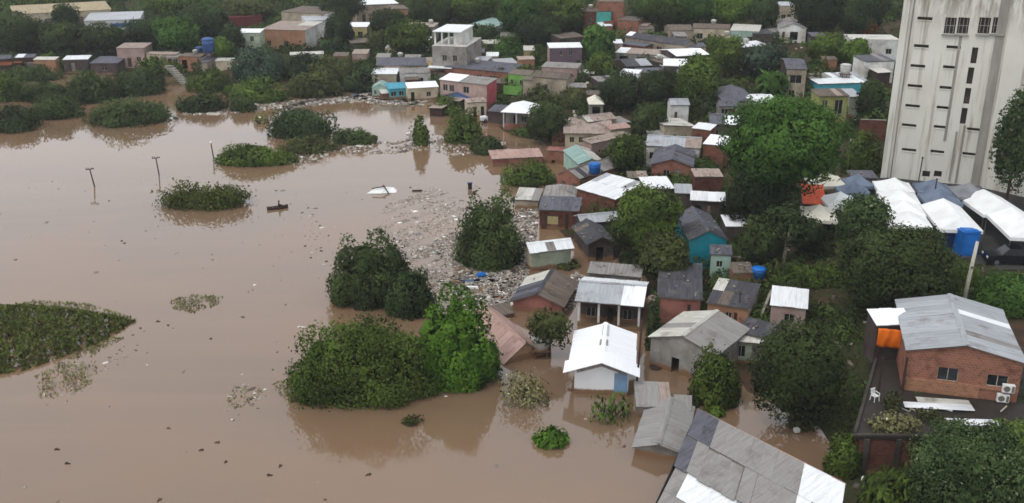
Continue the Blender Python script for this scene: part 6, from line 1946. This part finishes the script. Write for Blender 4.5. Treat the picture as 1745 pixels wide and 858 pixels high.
# ------------------------------------------------------------------ low water plants
plant_mat('wide mat of green water plants along the picture edge', [(-60, 530), (40, 522), (120, 528), (200, 540), (232, 548), (180, 580), (120, 605), (40, 632), (-60, 650)], 'leaf_grass', 7500, 1.0, size=(.25, .6), clump=.12, seed=5, mound=.9)
plant_mat('scattered water hyacinths below the wide green mat', [(60, 640), (100, 618), (165, 616), (165, 650), (130, 668), (70, 682)], 'leaf_dry', 420, .3, size=(.2, .42), clump=.9, seed=6, kind='stuff')
plant_mat('small raft of grey green water plants with dark twigs', [(288, 512), (330, 502), (385, 506), (370, 520), (330, 534), (295, 528)], 'leaf_dry', 420, .35, size=(.2, .42), clump=.7, seed=7, kind='stuff')
plant_mat('thin film of drifting weeds left of the long thicket', [(380, 690), (400, 660), (450, 658), (440, 680), (410, 696)], 'leaf_dry', 90, .06, size=(.2, .4), clump=.9, seed=8, kind='stuff')
plant_mat('fringe of weeds at the tip of the long thicket', [(462, 655), (500, 640), (530, 690), (500, 700)], 'leaf_dry', 200, .3, size=(.2, .42), clump=.8, seed=9, kind='stuff')
plant_mat('brown weeds along the front of the wide green mat', [(110, 612), (190, 574), (212, 576), (150, 612)], 'leaf_dry', 260, .2, size=(.2, .42), clump=.7, seed=10, kind='stuff')
plant_mat('dry stalks along the back of the wide green mat', [(20, 522), (60, 514), (150, 518), (235, 544), (225, 550), (140, 532), (40, 530)], 'leaf_dry', 500, .9, size=(.2, .5), clump=.6, seed=11, kind='stuff')

# ------------------------------------------------------------------ drifting rubbish
def rubbish_materials():
    m, t, b = nodes_of('rubbish')
    gi = N(t, 'ShaderNodeNewGeometry')
    cr = N(t, 'ShaderNodeValToRGB')
    cr.color_ramp.interpolation = 'CONSTANT'
    cols = [(0, (84, 74, 64)), (.2, (122, 112, 100)), (.48, (150, 140, 128)), (.68, (172, 164, 152)), (.82, (200, 194, 184)), (.93, (232, 228, 222)), (.98, (150, 100, 78)), (.988, (78, 104, 140)), (.994, (92, 108, 76))]
    el = cr.color_ramp.elements
    el[0].position, el[0].color = 0, lin(cols[0][1])
    el[1].position, el[1].color = cols[1][0], lin(cols[1][1])
    for p, c in cols[2:]:
        e = el.new(p); e.color = lin(c)
    t.links.new(gi.outputs['Random Per Island'], cr.inputs[0])
    t.links.new(cr.outputs[0], b.inputs['Base Color'])
    b.inputs['Roughness'].default_value = .7
rubbish_materials()

def in_poly(X, Y, W):
    ins = np.zeros(len(X), bool)
    for i in range(len(W)):
        (ax, ay), (bx, by) = W[i], W[(i + 1) % len(W)]
        ins ^= ((ay > Y) != (by > Y)) & (X < (bx - ax) * (Y - ay) / (by - ay + 1e-9) + ax)
    return ins

def rubbish(label, poly, n, size, seed, thick=.14, dens=1.0):
    rg = np.random.default_rng(seed)
    W = [tuple(at(x, y, 0)[:2]) for x, y in poly]
    A = np.array(W)
    X = rg.uniform(A[:, 0].min(), A[:, 0].max(), n * 4); Y = rg.uniform(A[:, 1].min(), A[:, 1].max(), n * 4)
    nz = 1.3 * np.sin(X * .42 + seed) * np.sin(Y * .37 + 1) + np.sin(X * .9 + 1) * np.sin(Y * .8) + .8 * np.sin(X * 2.3 - Y * 1.9) + rg.normal(0, .6, len(X))
    ok = in_poly(X, Y, W) & (nz > 1 - 2.2 * dens)
    X, Y = X[ok][:n], Y[ok][:n]
    k = len(X)
    sx = size * rg.lognormal(-.4, .55, k); sx[rg.random(k) < (.035 if thick > .035 and n > 300 else 0)] *= 3.2; sy = sx * rg.uniform(.25, .9, k); sz = np.minimum(thick, sx * .5)
    a = rg.uniform(0, 6.28, k)
    ca, sa = np.cos(a), np.sin(a)
    V = np.empty((k, 8, 3))
    for q, (u, v, w) in enumerate(((-1, -1, 0), (1, -1, 0), (1, 1, 0), (-1, 1, 0), (-.8, -.8, 1), (.8, -.8, 1), (.8, .8, 1), (-.8, .8, 1))):
        V[:, q, 0] = X + u * sx / 2 * ca - v * sy / 2 * sa
        V[:, q, 1] = Y + u * sx / 2 * sa + v * sy / 2 * ca
        V[:, q, 2] = w * sz + .004
    F = np.array([(4, 5, 6, 7), (0, 1, 5, 4), (1, 2, 6, 5), (2, 3, 7, 6), (3, 0, 4, 7)])
    FF = (np.arange(k)[:, None, None] * 8 + F[None]).reshape(-1, 4)
    me = bpy.data.meshes.new('rubbish')
    me.vertices.add(k * 8); me.vertices.foreach_set('co', V.ravel())
    me.loops.add(FF.size); me.loops.foreach_set('vertex_index', FF.ravel().astype(np.int32))
    me.polygons.add(len(FF)); me.polygons.foreach_set('loop_start', np.arange(0, FF.size, 4, dtype=np.int32))
    me.materials.append(MATS['rubbish'])
    me.update(calc_edges=True)
    tag(link('debris', me), label, 'debris', kind='stuff')
rubbish('dense belt of drifting rubbish around the round tree', [(690, 440), (760, 400), (900, 345), (918, 360), (910, 420), (900, 470), (880, 510), (860, 545), (800, 540), (740, 510)], 9500, .2, 21, thick=.04, dens=.95)
rubbish('packed rubbish against the flooded charcoal roof', [(770, 470), (830, 462), (900, 462), (880, 500), (850, 540), (790, 520), (760, 500)], 4200, .21, 22, thick=.07, dens=1.2)
rubbish('thin spread of rubbish on the open water beside the round tree', [(655, 350), (740, 320), (800, 345), (800, 420), (720, 440), (700, 430), (640, 410)], 2200, .2, 23, thick=.03, dens=.6)
rubbish('line of white rubbish along the brown inlet bank', [(300, 196), (350, 188), (430, 182), (440, 176), (560, 168), (640, 160), (720, 166), (715, 176), (640, 172), (560, 178), (430, 190), (350, 196)], 1300, .6, 24, dens=1.2)
rubbish('rubbish bank at the foot of the turquoise shack', [(590, 166), (630, 158), (700, 162), (740, 168), (720, 182), (640, 178)], 1000, .6, 25, dens=1.2)
rubbish('loose rubbish between narrow bush and islet', [(560, 255), (640, 244), (700, 240), (720, 250), (690, 262), (600, 262)], 260, .45, 26, dens=.7)
rubbish('rubbish caught along the islet front', [(490, 262), (560, 246), (575, 256), (530, 278), (495, 282)], 260, .45, 27, dens=1)
rubbish('rubbish between houses near the silver porch house', [(975, 470), (998, 470), (975, 530), (955, 530)], 160, .4, 28, dens=1)
rubbish('rubbish by the rusty brick house', [(890, 355), (916, 355), (914, 400), (905, 425), (888, 430)], 420, .34, 29, dens=1.1)
rubbish('tiny flecks of rubbish scattered over the whole flood', [(-60, 300), (640, 300), (900, 560), (1080, 700), (1120, 860), (-60, 860)], 150, .22, 30, thick=.05, dens=1)
rubbish('rubbish strewn along the muddy shore by the pavilion', [(700, 205), (760, 240), (820, 260), (790, 265), (720, 260), (690, 240)], 200, .4, 31, dens=.8)

rubbish('faint trail of flecks drifting past the canoe', [(508, 345), (540, 352), (575, 440), (560, 460), (520, 430)], 60, .26, 32, thick=.03, dens=.9)
rubbish('faint trail of flecks off the tip of the long thicket', [(370, 700), (400, 655), (455, 655), (450, 690), (400, 720)], 70, .26, 33, thick=.03, dens=.9)
rubbish('faint trail of flecks beside the water hyacinths', [(60, 690), (170, 620), (230, 570), (240, 590), (160, 660), (90, 700)], 60, .24, 34, thick=.03, dens=.9)
# countable drifting pieces on the open water
pts = [(212, 415), (208, 411), (545, 385), (560, 402), (525, 355), (360, 578), (270, 548), (240, 560), (287, 555), (98, 766), (116, 790), (288, 730), (370, 755), (343, 768), (478, 795), (460, 810), (272, 853), (385, 788), (628, 810), (535, 650), (530, 440), (556, 446), (520, 420), (548, 428), (700, 320), (186, 343)]
for i, (x, y) in enumerate(pts):
    p = at(x, y, 0)
    m = MB()
    k = R.uniform(.08, .2)
    m.tube([(-k * 1.3, 0, .03), (-k * .3, .05, .05), (k * .6, -.04, .05), (k * 1.3, .03, .02)], [.02, .05, .05, .015], 6)
    m.box((.1, .1, .04), (k * .8, k * .4, .06), R.uniform(0, 3))
    o = m.build('driftwood', R.choice(['stick', 'stick', 'wood']), None, loc=(p.x, p.y, 0), rot=(0, 0, R.uniform(0, 3)))
    tag(o, 'small piece of driftwood floating alone on the open water', 'driftwood', 'driftwood on the open water')

# ------------------------------------------------------------------ undergrowth over the bank and the hill
def free_of_houses(X, Y, pad=.2):
    ok = np.ones(len(X), bool)
    for fx, fy, yaw, a, b in FOOT:
        c, s = math.cos(yaw), math.sin(yaw)
        lx = (X - fx) * c + (Y - fy) * s
        ly = -(X - fx) * s + (Y - fy) * c
        ok &= ~((np.abs(lx) < a + pad) & (np.abs(ly) < b + pad))
    return ok & ~in_poly(X, Y, STREET)

def on_land(rg, n, power=1.4):
    Y = 48 + (rg.random(n) ** power) * 400
    zc = Y * CP + CAMH * SP
    X = (rg.uniform(-60, 1810, n) - CX) / FPX * zc
    return X, Y, zc

def undergrowth():
    rg = np.random.default_rng(77)
    # loose leafy ground cover
    X, Y, zc = on_land(rg, 190000, 1.5)
    ok = shore_distance(X, Y) > .3
    X, Y, zc = X[ok], Y[ok], zc[ok]
    nz = np.sin(X * .21 + 2) * np.sin(Y * .17 + 1) + .7 * np.sin(X * .47 + Y * .39) + .5 * np.sin(X * 1.1 - Y * .9)
    ok = (nz > -.55 + .35 * rg.normal(0, 1, len(X))) & free_of_houses(X, Y)
    X, Y, zc = X[ok], Y[ok], zc[ok]
    k = len(X)
    patch = np.sin(X * .35) * np.sin(Y * .31) + .5 * np.sin(X * .8 + Y * .7)
    Z = height(X, Y) + rg.random(k) ** 2 * (.3 + np.clip(patch, 0, 1.5) * .8) + .05
    NR = rg.normal(0, .35, (k, 3)); NR[:, 2] = 1
    TN = np.clip(.35 + .3 * patch + rg.uniform(-.3, .3, k), 0, 1)
    SZ = (3.2 / (FPX / zc * .587)) * rg.uniform(.6, 1.3, k)
    PP, NN, TT, SS = [np.stack([X, Y, Z], -1)], [NR], [TN], [SZ]
    X, Y, zc = on_land(rg, 60000, 1.0)
    Y = 48 + (Y - 48) * .25; X = X / zc; zc = Y * CP + CAMH * SP; X = X * zc
    ok = (shore_distance(X, Y) > .3) & free_of_houses(X, Y)
    X, Y, zc = X[ok], Y[ok], zc[ok]
    k = len(X)
    patch = np.sin(X * .9) * np.sin(Y * .8) + .5 * np.sin(X * 1.7 + Y * 1.3)
    NR = rg.normal(0, .35, (k, 3)); NR[:, 2] = 1
    PP.append(np.stack([X, Y, height(X, Y) + rg.random(k) ** 2 * (.2 + np.clip(patch, 0, 1.5) * .7) + .04], -1)); NN.append(NR)
    TT.append(np.clip(.3 + .3 * patch + rg.uniform(-.3, .3, k), 0, 1)); SS.append((3.0 / (FPX / zc * .587)) * rg.uniform(.6, 1.3, k))
    # bushy mounds filling the gaps between houses
    X, Y, zc = on_land(rg, 5200, 1.25)
    ok = (shore_distance(X, Y) > 1.0) & free_of_houses(X, Y, 1.0)
    X, Y, zc = X[ok][:1900], Y[ok][:1900], zc[ok][:1900]
    ex, ey = [], []                               # and bushes crowding the house walls
    for fx, fy, yaw, fa, fb in FOOT:
        for _ in range(3):
            q = rg.integers(0, 3)
            lx, ly = (rg.uniform(-fa, fa), -fb - rg.uniform(.3, 1.4)) if q == 0 else ((-1 if q == 1 else 1) * (fa + rg.uniform(.3, 1.2)), rg.uniform(-fb, fb))
            ex.append(fx + lx * math.cos(yaw) - ly * math.sin(yaw)); ey.append(fy + lx * math.sin(yaw) + ly * math.cos(yaw))
    ex, ey = np.array(ex), np.array(ey)
    ok = (shore_distance(ex, ey) > 2.5) & free_of_houses(ex, ey, .15)
    X, Y = np.concatenate([X, ex[ok]]), np.concatenate([Y, ey[ok]])
    zc = Y * CP + CAMH * SP
    G = height(X, Y)
    for x, y, g, z_ in zip(X, Y, G, zc):
        r = rg.uniform(.7, 2.0) * (1 + .35 * min(1, z_ / 250))
        hgt = r * rg.uniform(.6, 1.25)
        s = FPX / z_ * .587
        lf = 3.2 / s
        n = int(np.clip(4.2 * math.pi * r * hgt / (lf * lf * .3) * .5, 24, 420))
        q = rg.normal(0, 1, (n, 3)); q[:, 2] = np.abs(q[:, 2])
        q /= np.linalg.norm(q, axis=1, keepdims=True)
        lump = 1 + .22 * np.sin(q[:, 0] * 5 + x) * np.sin(q[:, 1] * 5 + y) + rg.normal(0, .09, n)
        PP.append(q * lump[:, None] * np.array([r, r, hgt]) + np.array([x, y, g - .1]))
        NN.append(q + rg.normal(0, .15, (n, 3)))
        TT.append(np.clip(rg.uniform(0, .9) + rg.uniform(-.15, .15, n), 0, 1))
        SS.append(lf * rg.uniform(.6, 1.25, n))
    P, NR, TN, SZ = np.concatenate(PP), np.concatenate(NN), np.concatenate(TT), np.concatenate(SS)
    NR = NR / np.linalg.norm(NR, axis=1, keepdims=True)
    me = leaves_mesh('undergrowth', P, NR, SZ, TN, 'leaf_scrub', 78, .6)
    tag(link('undergrowth', me), 'tangled green undergrowth covering the bank and hillside', 'undergrowth', kind='stuff')
    LEAFCOUNT[0] += len(P)

def yard_clutter():
    """boards, blocks and household things strewn between the houses"""
    rg = np.random.default_rng(91)
    X, Y, zc = on_land(rg, 9000, 1.15)
    ok = (shore_distance(X, Y) > .4) & free_of_houses(X, Y, -.1) & ~free_of_houses(X, Y, 3.2) & ~in_poly(X, Y, STREET)
    X, Y = X[ok][:2600], Y[ok][:2600]
    Z = height(X, Y)
    k = len(X)
    sx = np.minimum(rg.lognormal(-.8, .5, k), 1.1); sy = sx * rg.uniform(.15, .9, k); sz = rg.uniform(.08, .8, k) * np.minimum(sx, 1)
    a = rg.uniform(0, 6.28, k)
    ca, sa = np.cos(a), np.sin(a)
    V = np.empty((k, 8, 3))
    for q, (u, v, w) in enumerate(((-1, -1, 0), (1, -1, 0), (1, 1, 0), (-1, 1, 0), (-.95, -.95, 1), (.95, -.95, 1), (.95, .95, 1), (-.95, .95, 1))):
        V[:, q, 0] = X + u * sx / 2 * ca - v * sy / 2 * sa
        V[:, q, 1] = Y + u * sx / 2 * sa + v * sy / 2 * ca
        V[:, q, 2] = Z - .1 + w * (sz + .1)
    F = np.array([(4, 5, 6, 7), (0, 1, 5, 4), (1, 2, 6, 5), (2, 3, 7, 6), (3, 0, 4, 7)])
    FF = (np.arange(k)[:, None, None] * 8 + F[None]).reshape(-1, 4)
    me = bpy.data.meshes.new('debris')
    me.vertices.add(k * 8); me.vertices.foreach_set('co', V.ravel())
    me.loops.add(FF.size); me.loops.foreach_set('vertex_index', FF.ravel().astype(np.int32))
    me.polygons.add(len(FF)); me.polygons.foreach_set('loop_start', np.arange(0, FF.size, 4, dtype=np.int32))
    me.materials.append(MATS['rubbish'])
    me.update(calc_edges=True)
    tag(link('debris', me), 'boards, blocks and household clutter strewn between the houses', 'debris', kind='stuff')
leafmat('leaf_scrub', (46, 60, 28), (100, 122, 60))
def woodland():
    rg = np.random.default_rng(5)
    PP, NN, TT, SS = [], [], [], []
    Y = rg.uniform(235, 460, 1500); zc = Y * CP + CAMH * SP
    X = (rg.uniform(-60, 1560, 1500) - CX) / FPX * zc
    ok = free_of_houses(X, Y, 3.0) & (shore_distance(X, Y) > 25)
    zz = height(X, Y) + 3.0                       # keep clearings in front of the far houses
    dp = Y * CP + (CAMH - zz) * SP
    U = X / dp * FPX + CX; Vp = CY - (Y * SP - (CAMH - zz) * CP) / dp * FPX
    for bx0, by0, bx1, by1 in ((985, -20, 1096, 62), (1120, 26, 1316, 76), (380, -10, 576, 62), (576, 24, 640, 76), (-20, -10, 250, 46), (600, -10, 704, 40), (1316, -10, 1400, 60), (684, 30, 860, 66), (1440, 46, 1540, 90)):
        ok &= ~((U > bx0) & (U < bx1) & (Vp > by0) & (Vp < by1))
    X, Y, zc = X[ok][:620], Y[ok][:620], zc[ok][:620]
    for x, y, g, z_ in zip(X, Y, height(X, Y), zc):
        r = rg.uniform(2.2, 4.6); hgt = r * rg.uniform(.8, 1.3)
        lf = 2.6 / (FPX / z_ * .587)
        n = int(np.clip(4.5 * math.pi * r * hgt / (lf * lf * .3) * .5, 60, 500))
        q = rg.normal(0, 1, (n, 3)); q[:, 2] = np.abs(q[:, 2])
        q /= np.linalg.norm(q, axis=1, keepdims=True)
        lump = 1 + .2 * np.sin(q[:, 0] * 6 + x) * np.sin(q[:, 1] * 6 + y) + .12 * np.sin(q[:, 2] * 9 + x) + rg.normal(0, .06, n)
        PP.append(q * lump[:, None] * np.array([r, r, hgt]) + np.array([x, y, g + .3]))
        NN.append(q + rg.normal(0, .12, (n, 3)))
        TT.append(np.clip(rg.uniform(0, .85) + rg.uniform(-.12, .12, n), 0, 1))
        SS.append(lf * rg.uniform(.6, 1.25, n))
    P, NR, TN, SZ = np.concatenate(PP), np.concatenate(NN), np.concatenate(TT), np.concatenate(SS)
    NR = NR / np.linalg.norm(NR, axis=1, keepdims=True)
    tag(link('woodland', leaves_mesh('woodland', P, NR, SZ, TN, 'leaf_dark', 79, .6)), 'far-off wood closing the view behind the houses', 'woodland', kind='stuff')
    LEAFCOUNT[0] += len(P)
woodland()
yard_clutter()
undergrowth()
print('LEAVES', LEAFCOUNT[0], 'OBJECTS', len(bpy.data.objects))

# ------------------------------------------------------------------ damp air
m = bpy.data.materials.new('haze_air')
m.use_nodes = True
m.node_tree.nodes.clear()
_vo = m.node_tree.nodes.new('ShaderNodeVolumePrincipled')
_vo.inputs['Color'].default_value = (.9, .93, .97, 1)
_vo.inputs['Density'].default_value = .0002
_ou = m.node_tree.nodes.new('ShaderNodeOutputMaterial')
m.node_tree.links.new(_vo.outputs[0], _ou.inputs['Volume'])
MATS['haze_air'] = m
tag(MB().box((0, 4400, 29), (19400, 9600, 70)).build('haze', 'haze_air'), 'thin damp haze over the flooded settlement', 'haze', kind='stuff')
